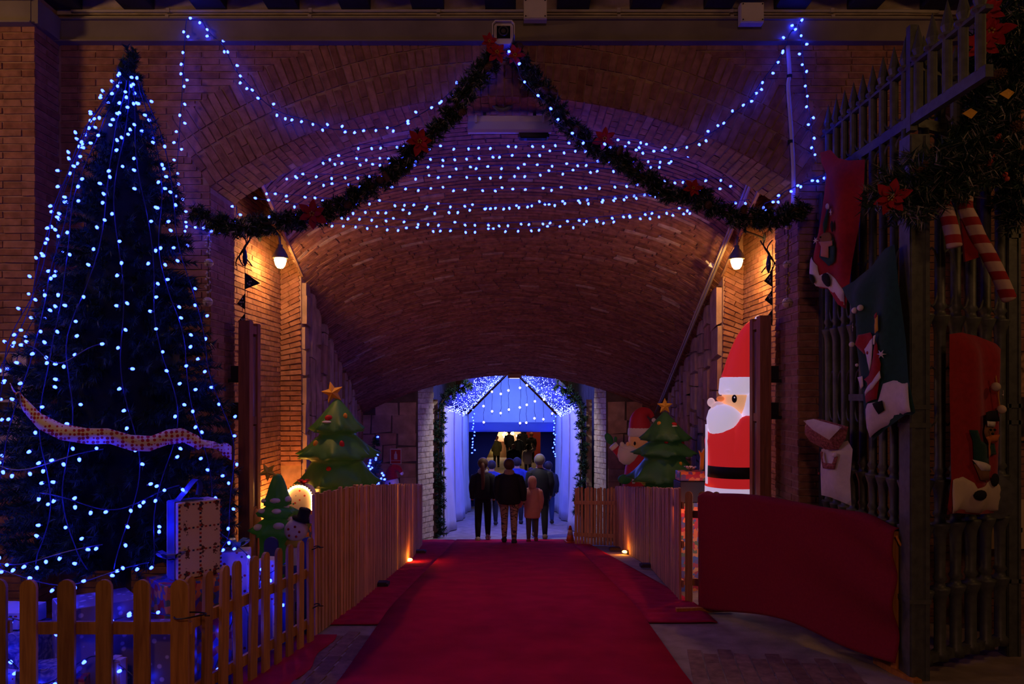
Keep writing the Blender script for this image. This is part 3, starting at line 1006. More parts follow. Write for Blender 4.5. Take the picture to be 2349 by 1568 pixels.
# ------------------------------------------------------------------ fluorescent fitting and floodlight at the crown of the arch
c0, c1 = P(1073, 284, 6.62), P(1265, 284, 6.62)
root = thing('tube_light', (c0 + c1) / 2 - Vector((0, 0, .06)), 'unlit fluorescent tube fitting under the crown of the arch', 'light fitting')
cm = (c0 + c1) / 2
L = (c1 - c0).length
MB().box(cm + Vector((0, .03, .035)), (L * .985, .12, .055)).build('housing', M_WHITEP, root)
mb = MB()
pr = [(-.062, .01), (-.05, -.055), (-.02, -.072), (.02, -.072), (.05, -.055), (.062, .01)]
mb.slab([cm + Vector((-L / 2, .03 + a, b)) for a, b in pr], (L, 0, 0))
M_DIFF = mat('clear_diffuser', (.45, .45, .6), .45, spec=.4)
mb.build('diffuser', M_DIFF, root)
for k in (-.4, .4):
    MB().box(cm + Vector((k * L, -.04, .03)), (.02, .02, .07)).build('clip', M_WHITEP, root)
for k in (-.3, .3):
    MB().box(cm + Vector((k * L, .03, .15)), (.03, .02, .20)).build('hanger', M_IRON, root)
c = P(1152, 255, 6.5)
tag(MB().tube([c + Vector((.075 * math.cos(t), 0, .07 + .055 * math.sin(t))) for t in [2 * PI * k / 24 for k in range(24)]], .02, 8, closed=True).box(c + Vector((0, .1, .115)), (.04, .16, .04)).build('iron_ring', M_IRON, None, True), 'dark iron ring above the fluorescent fitting', 'ring')
c = P(1224, 309, 6.66)
root = thing('floodlight', c - Vector((0, 0, .03)), 'black floodlight hanging under the fluorescent fitting', 'light fitting')
MB().box(c + Vector((0, .02, 0)), (.26, .09, .055)).build('housing', M_BLACK, root)
MB().box(c + Vector((0, .02, -.031)), (.235, .07, .006)).build('lens', mat('dark_glass', (.02, .02, .03), .1), root)
for k in (-1, 1):
    MB().box(c + Vector((k * .137, .02, .03)), (.008, .03, .1)).build('bracket', M_BLACK, root)

# ------------------------------------------------------------------ security camera
c = P(1155, 78, 5.95)
root = thing('security_camera', c - Vector((0, 0, .08)), 'white security camera on the beam above the poinsettias', 'camera')
oct_ = [(-.062, .085), (.062, .085), (.08, .065), (.08, -.02), (.064, -.07), (.05, -.08), (-.05, -.08), (-.064, -.07), (-.08, -.02), (-.08, .065)]
MB().slab([c + Vector((a * .97, .0, b)) for a, b in oct_], (0, .26, 0)).build('camera_body', M_WHITEP, root)
hood = [(-.09, -.02), (-.09, .07), (-.068, .098), (.068, .098), (.09, .07), (.09, -.02), (.083, -.02), (.083, .067), (.064, .09), (-.064, .09), (-.083, .067), (-.083, -.02)]
mb = MB()
for i in range(5):
    a = [hood[i], hood[i + 1], hood[10 - i], hood[11 - i]]
    mb.slab([c + Vector((x, -.03, z)) for x, z in a], (0, .30, 0))
mb.build('sun_hood', M_WHITEP, root)
gl = MB().box(c + Vector((0, -.004, .012)), (.108, .01, .098)).build('front_window', mat('camera_glass', (.008, .008, .01), .12, spec=.6), root)
MB().tube([c + Vector((.036 * math.cos(t), -.012, .02 + .036 * math.sin(t))) for t in [2 * PI * k / 20 for k in range(20)]], .006, 6, closed=True).lathe([(.02, 0), (.016, .004)], c + Vector((0, -.011, .02)), 14, axis=-Y_).build('lens', mat('lens_grey', (.06, .055, .06), .3), gl)
MB().box(c + Vector((0, .29, .02)), (.05, .10, .05)).build('wall_bracket', M_WHITEP, root)

# ------------------------------------------------------------------ bells on strings
M_BELL = mat('bell_cream', (.62, .47, .36), .5, var=.1)
M_BELL2 = mat('bell_pale', (.55, .48, .52), .5, var=.1)
def bells(px, py0, py1, ys_, Y, label, m):
    top = P(px, py0, Y)
    root = thing('bell_garland', P(px, py1, Y), label, 'bell garland')
    MB().tube([top, P(px + 1, (py0 + py1) / 2, Y), P(px, py1 - 5, Y)], .004, 5).build('string', M_STEM, root)
    for (yy, rp) in ys_:
        c = P(px + jit(2), yy, Y); r = rp * Y / F
        b = MB().ball(c, r, 16, 12).build('bell', m, root, True)
        MB().tube([c + Vector((r * 1.0 * math.cos(t), r * 1.0 * math.sin(t), .002)) for t in [2 * PI * k / 24 for k in range(24)]], .0022, 4, closed=True).build('seam', mat('bell_dark', (.08, .06, .05), .6), b)
        mb = MB().ball(c + Vector((0, -r * .93, -r * .35)), (.005, .004, .006), 8, 5).box(c + Vector((0, -r * .86, -r * .55)), (.005, .006, r * .5))
        mb.ball(c + Vector((-r * .45, -r * .8, r * .38)), .005, 8, 5).build('slot', mat('bell_dark', (.08, .06, .05), .6), b)
    for (ya, yb) in zip([y_ for y_, r_ in ys_], [y_ for y_, r_ in ys_][1:]):
        n_ = 16
        for i in range(n_):
            yy = ya + 18 + (yb - ya - 36) * i / n_
            c = P(px + jit(6), yy, Y) + Vector((0, jit(.02), 0))
            MB().ball(c, random.uniform(.007, .012), 8, 5).build('jingle_bell', M_GOLD if m is M_BELL else M_BELL2, root, True)
bells(477, 480, 706, [(518, 8), (603, 10), (692, 11)], 6.20, 'string of pale bells hanging by the left jamb beside the Christmas tree', M_BELL2)
bells(1807, 470, 712, [(519, 8), (606, 9), (694, 12)], 6.20, 'string of cream bells hanging by the right jamb near the gate', M_BELL)

# ------------------------------------------------------------------ black pennants
M_PEN = mat('pennant_black', (.012, .012, .014), .7)
M_PENW = mat('pennant_print', (.5, .45, .42), .7)
def bunting(px, Y, flags, label, group):
    ys_ = [f[0] for f in flags]
    root = thing('bunting', P(px, max(ys_) + 40, Y), label, 'bunting', group)
    MB().tube([P(px, min(ys_) - 60, Y), P(px, max(ys_) + 30, Y)], .003, 4).build('cord', M_BLACK, root)
    for (yy, hh, ww) in flags:
        a, b, c = P(px, yy, Y), P(px, yy + hh, Y), P(px + ww, yy + hh * .62, Y)
        f = MB().slab([a, b, c + Vector((0, .02, 0))], (0, .004, 0)).build('pennant', M_PEN, root)
        m_ = (a + b + c) / 3
        k = MB()
        for q in range(5):
            k.box(m_ + Vector((jit(.02), -.004, jit(.03))), (.008, .003, .014))
        k.build('print', M_PENW, f)
bunting(562, 6.86, [(625, 38, 33), (672, 38, -20), (718, 30, -18)], 'string of black pennants hanging in the left side of the arch', None)
bunting(1772, 6.90, [(620, 38, -18), (663, 38, -16), (709, 38, -17)], 'string of black pennants hanging in the right side of the arch', None)
# dark wrought ornaments above the pennants
for (px, py, sx, lb) in ((563, 575, 1, 'curled dark metal ornament with a glass drop by the left lamp'), (1762, 590, -1, 'curled dark metal ornament with a glass drop by the right lamp')):
    c = P(px, py, 6.88)
    root = thing('hanging_ornament', c - Vector((0, 0, .18)), lb, 'ornament')
    mb = MB()
    for k in range(3):
        pts = [c + Vector((sx * (-.04 + .03 * k + .05 * math.sin(t * 1.7 + k)), .01 * k, .16 - .1 * t)) for t in [.3 * q for q in range(11)]]
        mb.tube(pts, .006, 5)
    mb.build('scrolls', M_BLACK, root)
    MB().lathe([(.004, -.17), (.02, -.13), (.024, -.08), (.012, -.02), (.004, 0)], c + Vector((0, -.01, .02)), 10).build('glass_drop', mat('dark_glass_drop', (.03, .03, .08), .1, spec=.7), root, True)
# ------------------------------------------------------------------ pine foliage
def tuft(mb, p, d, length, nn, nl, wd=.0035, spread=.9):
    """needles along a twig from p in direction d"""
    d = d.normalized()
    a = d.orthogonal().normalized(); b = d.cross(a)
    for i in range(nn):
        k = (i + random.random()) / nn
        t = random.uniform(0, 2 * PI)
        o = p + d * (length * k)
        nd = (d * random.uniform(.35, 1.0) + (a * math.cos(t) + b * math.sin(t)) * spread).normalized()
        sd = nd.orthogonal()
        sd = (sd * math.cos(t) + nd.cross(sd) * math.sin(t)).normalized() * wd
        l = nl * random.uniform(.7, 1.2)
        v = len(mb.v)
        mb.v += [o - sd, o + sd, o + nd * l]
        mb.f.append((v, v + 1, v + 2)); mb.m.append(0)
def needle_mesh(mb, name, m, parent):
    me = bpy.data.meshes.new(name)
    off = wloc(parent)
    me.from_pydata([p - off for p in mb.v], [], mb.f)
    me.materials.append(m)
    o = bpy.data.objects.new(name, me)
    o.parent = parent
    col.objects.link(o)
    return o
def garland(name, pts, rad, label, m, dens=60, nn=26, nl=.05, wd=.0035, parent=None, flat=0.0, cat='garland'):
    path = resample(spline(pts, 8), .02)
    root = parent or thing(name, path[-1], label, cat)
    MB().tube(path[::2], .014, 6).build('stem', M_STEM, root)
    mb = MB()
    ln = len(path) * .02
    for i in range(int(ln * dens)):
        k = random.randrange(len(path) - 1)
        d = (path[k + 1] - path[k]).normalized()
        a = d.orthogonal().normalized(); b = d.cross(a)
        t = random.uniform(0, 2 * PI)
        o = (a * math.cos(t) + b * math.sin(t))
        dr = (o + d * jit(.7) + Vector((0, 0, -.25))).normalized()
        tuft(mb, path[k], dr, rad * random.uniform(.55, 1.0), nn, nl, wd)
    needle_mesh(mb, 'needles', m, root)
    return root
def poinsettia(parent, c, r, nrm=Vector((0, -1, .05))):
    """red flower with pointed petals in two layers"""
    nrm = nrm.normalized()
    a = nrm.orthogonal().normalized(); b = nrm.cross(a)
    t0 = random.uniform(0, 6)
    mb = MB()
    for lay_, (n_, rr, lift) in enumerate(((6, 1.0, .10), (5, .62, .30))):
        for i in range(n_):
            t = t0 + lay_ * .5 + 2 * PI * i / n_ + jit(.15)
            e = a * math.cos(t) + b * math.sin(t)
            f = nrm.cross(e)
            L = r * rr * random.uniform(.85, 1.1)
            rows_ = [(0, .05), (.3, .20), (.55, .26), (.8, .15), (1.0, .01)]
            k = len(mb.v)
            for s, w_ in rows_:
                cc = c + e * (L * s) + nrm * (r * lift * math.sin(s * 2.2) + .004 * lay_)
                mb.v += [cc - f * (L * w_) + nrm * (.03 * r), cc - nrm * .02 * r, cc + f * (L * w_) + nrm * (.03 * r)]
            for q in range(4):
                for z in range(2):
                    i0 = k + q * 3 + z
                    mb.f.append((i0, i0 + 3, i0 + 4, i0 + 1)); mb.m.append(0)
    fl = mb.build('poinsettia', M_PETAL, parent, True)
    k = MB()
    for i in range(5):
        k.ball(c + a * (.12 * r * math.cos(i * 1.3)) + b * (.12 * r * math.sin(i * 1.3)) + nrm * (.22 * r), r * .06, 6, 4)
    k.build('flower_centre', mat('stamen', (.5, .3, .04), .6), fl)
    return fl
ME_CONE = None
def pine_cone(parent, c, r, d=None):
    global ME_CONE
    if ME_CONE is None:
        mb = MB().lathe([(.1, -1.0), (.55, -.8), (.7, -.2), (.5, .5), (.15, 1.0)], (0, 0, 0), 10)
        for i in range(60):
            z = -1.0 + 2.0 * i / 60
            t = i * 2.399
            rr = .82 * math.sqrt(max(.02, 1 - (z * .85 + .15) ** 2)) + .05
            e = Vector((math.cos(t), math.sin(t), 0)); f = Vector((-math.sin(t), math.cos(t), 0))
            o = e * (rr * .7) + Z_ * z
            k = len(mb.v)
            mb.v += [o - f * .16 + Z_ * -.05, o + f * .16 + Z_ * -.05, o + e * .34 * rr + Z_ * .14 + f * .10, o + e * .34 * rr + Z_ * .14 - f * .10]
            mb.f.append((k, k + 1, k + 2, k + 3)); mb.m.append(0)
        ME_CONE = mb.mesh('pine_cone', M_CONE)
    d = d or Vector((jit(1), -1, jit(1)))
    return inst(ME_CONE, 'pine_cone', parent, c, d.to_track_quat('Z', 'Y'), (r, r, r * 1.25))

# ------------------------------------------------------------------ fairy lights
def led_mesh(name, m, r):
    mb = MB().lathe([(r * .25, -r * 2.1), (r * .75, -r * 1.7), (r, -r * .8), (r * .9, 0), (r * .5, r * .3)], (0, 0, 0), 7, mi=0)
    mb.lathe([(r * .55, r * .25), (r * .55, r * 1.5), (r * .3, r * 1.7)], (0, 0, 0), 5, mi=1)
    return mb.mesh(name, [m, M_WIRE])
ME_LED = led_mesh('bulb', M_LED, .0105)
ME_LEDT = led_mesh('bulb', M_LEDT, .0100)
ME_LEDN = led_mesh('bulb', M_LED, .0118)
ORD = ['first','second','third','fourth','fifth','sixth','seventh','eighth','ninth','tenth','eleventh']
def light_string(path, step, label, group=None, me=ME_LED, side=.022, wire=.0035, down=.6, cat='string lights', lim=None, vis=None, scat=0.0):
    """path: dense 3-D points; a wire and one bulb every step metres"""
    root = thing('light_string', path[len(path) // 2], label, cat, group)
    MB().tube(path, wire, 4).build('wire', M_WIRE, root)
    for i, p in enumerate(resample(path, step)):
        if vis and not vis(p):
            continue
        k = Vector((jit(1), jit(.5) - .35, -down + jit(.8))).normalized()
        q = (-k).to_track_quat('Z', 'Y')
        inst(me, 'bulb', root, p + k * side + Vector((jit(scat), jit(scat * .3), jit(scat))), q)
    return root
def pxpath(pts, Y, n=8):
    return spline([P(x, y, Y if not callable(Y) else Y(x, y)) for x, y in pts], n)

# ------------------------------------------------------------------ Christmas tree
TX, TY = -2.72, 5.16
TPROF = [(.60, .66), (.78, .79), (1.16, .79), (1.46, .765), (1.765, .71), (2.07, .635), (2.37, .53), (2.67, .47), (2.98, .42), (3.28, .335), (3.58, .24), (3.79, .13), (3.87, .085), (4.03, .07), (4.09, .03)]
def tr(z):
    for (a, ra), (b, rb) in zip(TPROF, TPROF[1:]):
        if z <= b:
            return ra + (rb - ra) * (z - a) / (b - a)
    return .02
def tcx(z):
    return TX + .06 * max(0, (z - 2.0) / 2)
root = thing('christmas_tree', (TX, TY, fz(TY)), 'tall Christmas tree covered in blue fairy lights behind the picket fence', 'tree')
MB().tube([(TX, TY, fz(TY) + .005), (TX, TY, .6), (TX + .03, TY, 2.5), (TX + .06, TY, 3.95)], [.07, .06, .04, .012], 10).build('trunk', M_STEM, root)
MB().lathe([(.24, fz(TY) + .003), (.26, .10), (.24, .22), (.1, .23)], (TX, TY, 0), 16).build('tree_stand', M_BLACK, root)
mb = MB()
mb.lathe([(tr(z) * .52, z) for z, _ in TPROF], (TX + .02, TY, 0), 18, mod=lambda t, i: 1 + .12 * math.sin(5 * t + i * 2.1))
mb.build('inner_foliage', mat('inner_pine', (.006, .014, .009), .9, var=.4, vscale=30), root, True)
mb = MB()
nt_ = 900
for i in range(nt_):
    u_ = random.random()
    z = .62 + 3.4 * (1 - math.sqrt(u_)) if random.random() < .75 else random.uniform(.64, 4.0)
    t = random.uniform(0, 2 * PI)
    if math.sin(t) > .55 and random.random() < .6:
        t = -t
    e = Vector((math.cos(t), math.sin(t), 0))
    r = tr(z)
    L = min(r, random.uniform(.2, .34))
    dr = (e + Vector((0, 0, random.uniform(-.35, .25)))).normalized()
    p0 = Vector((tcx(z), TY, z)) + e * (r * random.uniform(.84, 1.0) - L)
    tuft(mb, p0, dr, L, 120, .055, .0042)
for i in range(26):
    z = 3.80 + .29 * i / 26
    t = random.uniform(0, 2 * PI)
    e = Vector((math.cos(t), math.sin(t), 0))
    tuft(mb, Vector((tcx(z), TY, z)), (e * .5 + Z_ * .8), .09, 70, .045, .0036)
needle_mesh(mb, 'needles', M_NEEDLE, root)
# strands of lights down the tree
vis_ = lambda p: p.y < TY + .25
for s in range(10):
    t = -PI / 2 + (s - 4.5) * .31
    pts = []
    ph = random.uniform(0, 6)
    for i in range(60):
        k = i / 59
        z = 3.90 - 3.2 * k
        tt = t + .10 * math.sin(6 * k + ph) + .05 * math.sin(17 * k + ph * 2)
        r = tr(z) * (1.0 + .03 * math.sin(23 * k + ph)) + .01
        pts.append(Vector((tcx(z) + r * math.cos(tt), TY + r * math.sin(tt), z)))
    light_string(pts, .122, ORD[s] + ' strand of fairy lights down the Christmas tree, counted from the pillar side', 'fairy light strands on the Christmas tree', ME_LEDT, .04, down=.1, scat=.03)
for li, (z0, t0, t1) in enumerate(((2.05, -1.9, -1.25), (1.42, -2.4, -1.2), (1.18, -1.6, -.7), (.86, -2.6, -1.2), (.72, -2.2, -.9))):
    pts = []
    for i in range(24):
        k = i / 23
        tt = t0 + (t1 - t0) * k
        z = z0 - .09 * math.sin(PI * k) + .02 * math.sin(9 * k)
        r = tr(z) * 1.06 + .015
        pts.append(Vector((tcx(z) + r * math.cos(tt), TY + r * math.sin(tt), z)))
    light_string(pts, .10, ORD[li] + ' loop of fairy lights slung across the Christmas tree, counted down from its top', 'fairy light loops across the Christmas tree', ME_LEDT, .03)
# patterned ribbon round the tree
m, t_, b_, N, L = nt('star_ribbon')
tc = N.new('ShaderNodeTexCoord')
vo = N.new('ShaderNodeTexVoronoi'); vo.inputs['Scale'].default_value = 42; vo.inputs['Randomness'].default_value = .25
L.new(tc.outputs['Object'], vo.inputs['Vector'])
r_ = ramp(N, [(0, (.45, .02, .03)), (.40, (.45, .02, .03)), (.46, (.85, .74, .76))], 'LINEAR')
L.new(vo.outputs['Distance'], r_.inputs['Fac']); L.new(r_.outputs['Color'], b_.inputs['Base Color'])
b_.inputs['Roughness'].default_value = .5
M_RIBBON = m
def rib_pt(px, py):
    Y = TY
    for _ in range(12):
        p = P(px, py, Y)
        r = tr(p.z) * 1.10 + .02
        dx = p.x - tcx(p.z)
        Y = TY - math.sqrt(max(.01, r * r - dx * dx))
    return P(px, py, Y)
px_ = [(30, 893), (40, 905), (52, 925), (90, 965), (140, 990), (200, 1000), (250, 1000), (300, 1015), (345, 1017), (385, 1002), (420, 998), (455, 1015), (490, 1020), (520, 1032), (535, 1042)]
pth = []
for (xa, ya), (xb, yb) in zip(px_, px_[1:]):
    for k in range(4):
        pth.append(rib_pt(xa + (xb - xa) * k / 4, ya + (yb - ya) * k / 4))
mb = MB()
for i, p in enumerate(pth):
    k = i / len(pth)
    tw = .35 * math.sin(k * 19) + (.9 if k < .1 else 0)
    wdt = .047 * (1 - .5 * (1 if .80 < k < .9 else 0))
    e = Vector((0, -math.sin(tw) * .6, math.cos(tw))).normalized()
    mb.v += [p - e * wdt, p + e * wdt]
for i in range(len(pth) - 1):
    mb.f.append((2 * i, 2 * i + 2, 2 * i + 3, 2 * i + 1)); mb.m.append(0)
o = mb.build('ribbon', M_RIBBON, None, True)
so = o.modifiers.new('thickness', 'SOLIDIFY'); so.thickness = .003
tag(o, 'wide pale ribbon with red stars wound round the Christmas tree', 'ribbon')

# ------------------------------------------------------------------ swags on the front of the arch
YG = 6.08
gl = garland('pine_garland', [P(x, y, YG) for x, y in ((1150, 112), (1128, 135), (1100, 172), (1055, 228), (1010, 288), (958, 332), (905, 390), (850, 430), (780, 470), (715, 498), (640, 508), (560, 520), (490, 508), (436, 480))], .105, 'dark pine garland swagged down from the security camera towards the Christmas tree', M_NEEDLEF, dens=190, nn=40, nl=.05, wd=.005)
gr = garland('pine_garland', [P(x, y, YG) for x, y in ((1160, 112), (1190, 135), (1232, 192), (1270, 245), (1320, 300), (1375, 342), (1430, 372), (1480, 408), (1530, 440), (1590, 445), (1640, 476), (1700, 498), (1770, 500), (1830, 478), (1852, 462))], .105, 'dark pine garland swagged down from the security camera towards the gate', M_NEEDLEF, dens=190, nn=40, nl=.05, wd=.005)
for (x, y, r, g) in ((962, 325, .115, gl), (716, 490, .125, gl), (1122, 95, .07, gl), (1140, 122, .10, gl), (1182, 128, .09, gr), (1388, 318, .10, gr), (1590, 432, .08, gr)):
    poinsettia(g, P(x, y, YG - .13), r, Vector((jit(.3), -1, jit(.3))))
for (x, y, g) in ((1120, 153, gl), (1192, 107, gr), (1060, 258, gl), (872, 412, gl), (885, 405, gl), (1250, 208, gr), (1270, 210, gr), (1322, 298, gr), (1422, 345, gr), (1625, 470, gr), (1707, 480, gr), (798, 470, gl)):
    pine_cone(g, P(x, y, YG - .11), .034)
# thick frosted garland on the fence panel at the right
gp = garland('pine_garland', [P(2345, -20, 5.15), P(2310, 90, 5.1), P(2285, 200, 5.05), P(2268, 290, 5.03), P(2240, 350, 5.0), P(2170, 395, 4.86), P(2100, 415, 4.74), P(2062, 440, 4.70), P(2050, 470, 4.70)], 0.27, 'thick frosted pine garland with red flowers hanging on the iron fence panel', M_NEEDLEF, dens=300, nn=46, nl=.075, wd=.0055)
garland('pine_garland', [P(2270, 300, 5.04), P(2310, 370, 5.1), P(2335, 450, 5.14), P(2348, 500, 5.16)], .2, None, M_NEEDLEF, dens=240, nn=46, nl=.065, wd=.005, parent=gp)
for (x, y, r) in ((2262, 30, .13), (2275, 75, .13), (2255, 105, .12), (2045, 455, .12)):
    poinsettia(gp, P(x, y, 4.86 if x > 2100 else 4.55), r, Vector((-.5 + jit(.2), -1, jit(.3))))
for (x, y) in ((2240, 380), (2290, 170), (2330, 290), (2110, 385)):
    pine_cone(gp, P(x, y, 4.82 if x > 2150 else 4.6), .04)
for (x, y) in ((2292, 312), (2298, 322), (2276, 358), (2272, 370), (2268, 380), (2310, 410), (2306, 400), (2285, 318)):
    MB().ball(P(x, y, 4.84), .017, 8, 6).build('berry', mat('berry_red', (.5, .08, .05), .35), gp, True)
for (x, y) in ((2310, 215), (2225, 260)):
    p = P(x, y, 4.83)
    MB().slab([p + Vector((-.05, 0, 0)), p + Vector((0, -.01, .03)), p + Vector((.05, 0, .01)), p + Vector((.01, .0, -.035))], (0, .004, 0)).build('gold_leaf', M_YELLOWF, gp)

# ------------------------------------------------------------------ strings of lights on the front wall
YL = 6.215
def ypipe(x, y):
    return 6.20
light_string(pxpath([(428, 44), (425, 70), (423, 115), (420, 170), (417, 225), (413, 280), (410, 330), (406, 385), (404, 430), (412, 470), (422, 520), (425, 560)], 6.20), .085, 'string of blue fairy lights hanging straight down beside the top of the Christmas tree', None, side=.035, down=.2)
light_string(pxpath([(462, 44), (480, 75), (512, 105), (540, 160), (575, 200), (612, 238), (655, 262), (705, 275), (745, 292), (790, 298), (850, 295), (900, 292), (945, 272), (1000, 240), (1040, 205), (1080, 172), (1120, 140)], YL), .078, 'swag of blue fairy lights looping along the arch above the Christmas tree side', None, side=.03, down=.3)
light_string(pxpath([(1828, 56), (1810, 80), (1800, 110), (1775, 150), (1745, 190), (1715, 232), (1680, 262), (1650, 292), (1618, 312), (1585, 330), (1545, 340), (1500, 346), (1455, 342), (1425, 335)], YL), .078, 'swag of blue fairy lights looping along the arch below the white junction box', None, side=.03, down=.3)
light_string(pxpath([(1832, 56), (1838, 90), (1842, 130), (1848, 180), (1853, 230), (1860, 280), (1865, 330), (1872, 370)], YL), .085, 'string of blue fairy lights hanging straight down beside the white drain pipe', None, side=.03, down=.1)
light_string(pxpath([(1885, 402), (1870, 408), (1848, 417), (1825, 428), (1800, 440), (1785, 455), (1765, 462), (1752, 470), (1757, 490)], 6.22), .062, 'short cluster of blue fairy lights at the foot of the drain pipe behind the garland', None, side=.025, down=.3)
light_string(pxpath([(428, 512), (445, 522), (470, 528), (492, 527), (515, 522), (540, 500), (542, 470)], 6.22), .062, 'short run of blue fairy lights behind the end of the pine garland by the bells', None, side=.025, down=.3)
light_string(pxpath([(1160, 120), (1185, 150), (1196, 180), (1225, 212), (1255, 240), (1268, 272), (1290, 290), (1330, 320), (1385, 325)], 5.93), .14, 'few blue fairy lights tucked along the top of the right pine garland', None, side=.02, down=.3)
# ------------------------------------------------------------------ rows of lights across the mouth of the tunnel
NET = [([(822, 331), (1000, 335), (1200, 331), (1330, 322), (1470, 320)], 7.40), ([(757, 357), (900, 362), (1100, 357), (1350, 340), (1500, 330)], 7.36), ([(737, 367), (880, 375), (1100, 380), (1300, 375), (1480, 366), (1598, 360)], 7.45),
       ([(676, 397), (850, 402), (1080, 402), (1300, 392), (1560, 374)], 7.40), ([(660, 408), (850, 425), (1100, 433), (1300, 428), (1560, 412), (1672, 407)], 7.50), ([(612, 440), (760, 455), (950, 465), (1180, 468), (1400, 450), (1690, 428)], 7.38),
       ([(595, 456), (800, 480), (1000, 480), (1200, 470), (1420, 452), (1640, 432)], 7.24), ([(622, 490), (800, 495), (1000, 508), (1180, 510), (1400, 495), (1720, 457)], 7.55), ([(742, 510), (900, 520), (1100, 525), (1250, 520), (1430, 500), (1600, 482)], 7.85)]
for i, (pp, Y) in enumerate(NET):
    light_string(pxpath(pp, Y), .122 if i < 5 else .115, ORD[i] + ' row of fairy lights across the tunnel mouth, counted down from the tube light', 'fairy light rows across the tunnel mouth', side=.03, down=.7, wire=.003, me=ME_LEDN)
# ------------------------------------------------------------------ cushioned cloth shapes
def dist_seg(p, a, b):
    d = b - a
    t = max(0, min(1, (p - a).dot(d) / max(d.length_squared, 1e-9)))
    return (p - a - d * t).length
def pillow(outline, to3, nrm, thick, soft, step, mats, name, parent, lift=None, folds=None, flatback=False):
    """outline: closed 2-D polygon; to3 maps it to the plane; puffs it out along nrm"""
    pl = [Vector(p) for p in outline]
    n_ = len(pl)
    edge = []
    for i in range(n_):
        a, b = pl[i], pl[(i + 1) % n_]
        k = max(1, int((b - a).length / step))
        edge += [a + (b - a) * (j / k) for j in range(k)]
    pts = list(edge)
    x0, x1 = min(p.x for p in pl), max(p.x for p in pl)
    y0, y1 = min(p.y for p in pl), max(p.y for p in pl)
    def inside(p):
        c = False
        for i in range(n_):
            a, b = pl[i], pl[i - 1]
            if (a.y > p.y) != (b.y > p.y) and p.x < (b.x - a.x) * (p.y - a.y) / (b.y - a.y) + a.x:
                c = not c
        return c
    y = y0 + step / 2
    k = 0
    while y < y1:
        x = x0 + (step / 2 if k % 2 else 0)
        while x < x1:
            p = Vector((x, y))
            if inside(p) and min(dist_seg(p, pl[i], pl[(i + 1) % n_]) for i in range(n_)) > step * .45:
                pts.append(p)
            x += step
        y += step * .87
        k += 1
    m_ = len(edge)
    vs_, es_, fs_ = delaunay_2d_cdt([Vector((p.x, p.y)) for p in pts], [(i, (i + 1) % m_) for i in range(m_)], [list(range(m_))], 1, 1e-5)[:3]
    mb = MB()
    off = []
    for p in vs_:
        d = min(dist_seg(p, pl[i], pl[(i + 1) % n_]) for i in range(n_))
        h = thick * math.sin(min(1, d / soft) * PI / 2)
        off.append(h)
    for p, h in zip(vs_, off):
        l = lift(p) if lift else 0
        f = folds(p) if folds else 0
        mb.v.append(to3(p) + nrm * (l + h + f * min(1, h / thick)))
    nv = len(vs_)
    for p, h in zip(vs_, off):
        l = lift(p) if lift else 0
        mb.v.append(to3(p) + nrm * (l - (.002 if flatback else h)))
    for f in fs_:
        if len(f) < 3: continue
        mb.f.append(tuple(f)); mb.m.append(0)
        mb.f.append(tuple(i + nv for i in reversed(f))); mb.m.append(0)
    if flatback:
        ec = {}
        for f in fs_:
            for i in range(len(f)):
                e = (f[i], f[(i + 1) % len(f)])
                if (e[1], e[0]) in ec: del ec[(e[1], e[0])]
                else: ec[e] = 1
        for a, b in ec:
            mb.f.append((b, a, a + nv, b + nv)); mb.m.append(0)
    return mb.build(name, mats, parent, True)
class Hang:
    """a vertical plane through two image columns; outlines are measured in photo pixels on it"""
    def __init__(s, xl, yl, xr, yr):
        a, b = Vector(((xl - CX) * yl / F, yl)), Vector(((xr - CX) * yr / F, yr))
        s.a, s.u = a, (b - a).normalized()
        s.n = Vector((s.u.y, -s.u.x, 0))
        if s.n.y > 0 or (abs(s.n.y) < .01 and s.n.x > 0):
            s.n = -s.n
        if s.n.x > .5: s.n = -s.n
        s.n.normalize()
    def uv(s, x, y):
        k = (x - CX) / F
        # a + u t = Y (k, 1)
        t = (k * s.a.y - s.a.x) / (s.u.x - k * s.u.y)
        Y = s.a.y + s.u.y * t
        return Vector((t, EYE - (y - HZ) * Y / F))
    def to3(s, p):
        return Vector((s.a.x + s.u.x * p.x, s.a.y + s.u.y * p.x, p.y))
    def poly(s, pts):
        return [s.uv(x, y) for x, y in pts]
def sack(name, label, hang, outline, m, thick=.05, soft=.16, step=.045, cat='sack', folds=None):
    pl = hang.poly(outline)
    c = hang.to3(Vector((sum(p.x for p in pl) / len(pl), min(p.y for p in pl))))
    root = thing(name, c, label, cat)
    pillow(pl, hang.to3, hang.n, thick, soft, step, m, 'sack_body', root, folds=folds)
    return root
def applique(root, hang, outline, m, name, body, thick, soft, raise_=.006, t=.008, step=.03, folds=None):
    pl = [Vector(p) for p in hang.poly(body)]
    n_ = len(pl)
    def lift(p):
        d = min(dist_seg(p, pl[i], pl[(i + 1) % n_]) for i in range(n_))
        return thick * math.sin(min(1, d / soft) * PI / 2) + raise_ + (folds(p) if folds else 0)
    o = hang.poly(outline)
    sz = max(max(p.x for p in o) - min(p.x for p in o), max(p.y for p in o) - min(p.y for p in o))
    return pillow(o, hang.to3, hang.n, t, .02, min(step, max(.008, sz / 5)), m, name, root, lift=lift, flatback=True)
def ell(cx, cy_, rx, ry, n=12, rot=0):
    return [(cx + rx * math.cos(t) * math.cos(rot) - ry * math.sin(t) * math.sin(rot), cy_ + rx * math.cos(t) * math.sin(rot) + ry * math.sin(t) * math.cos(rot)) for t in [2 * PI * k / n for k in range(n)]]
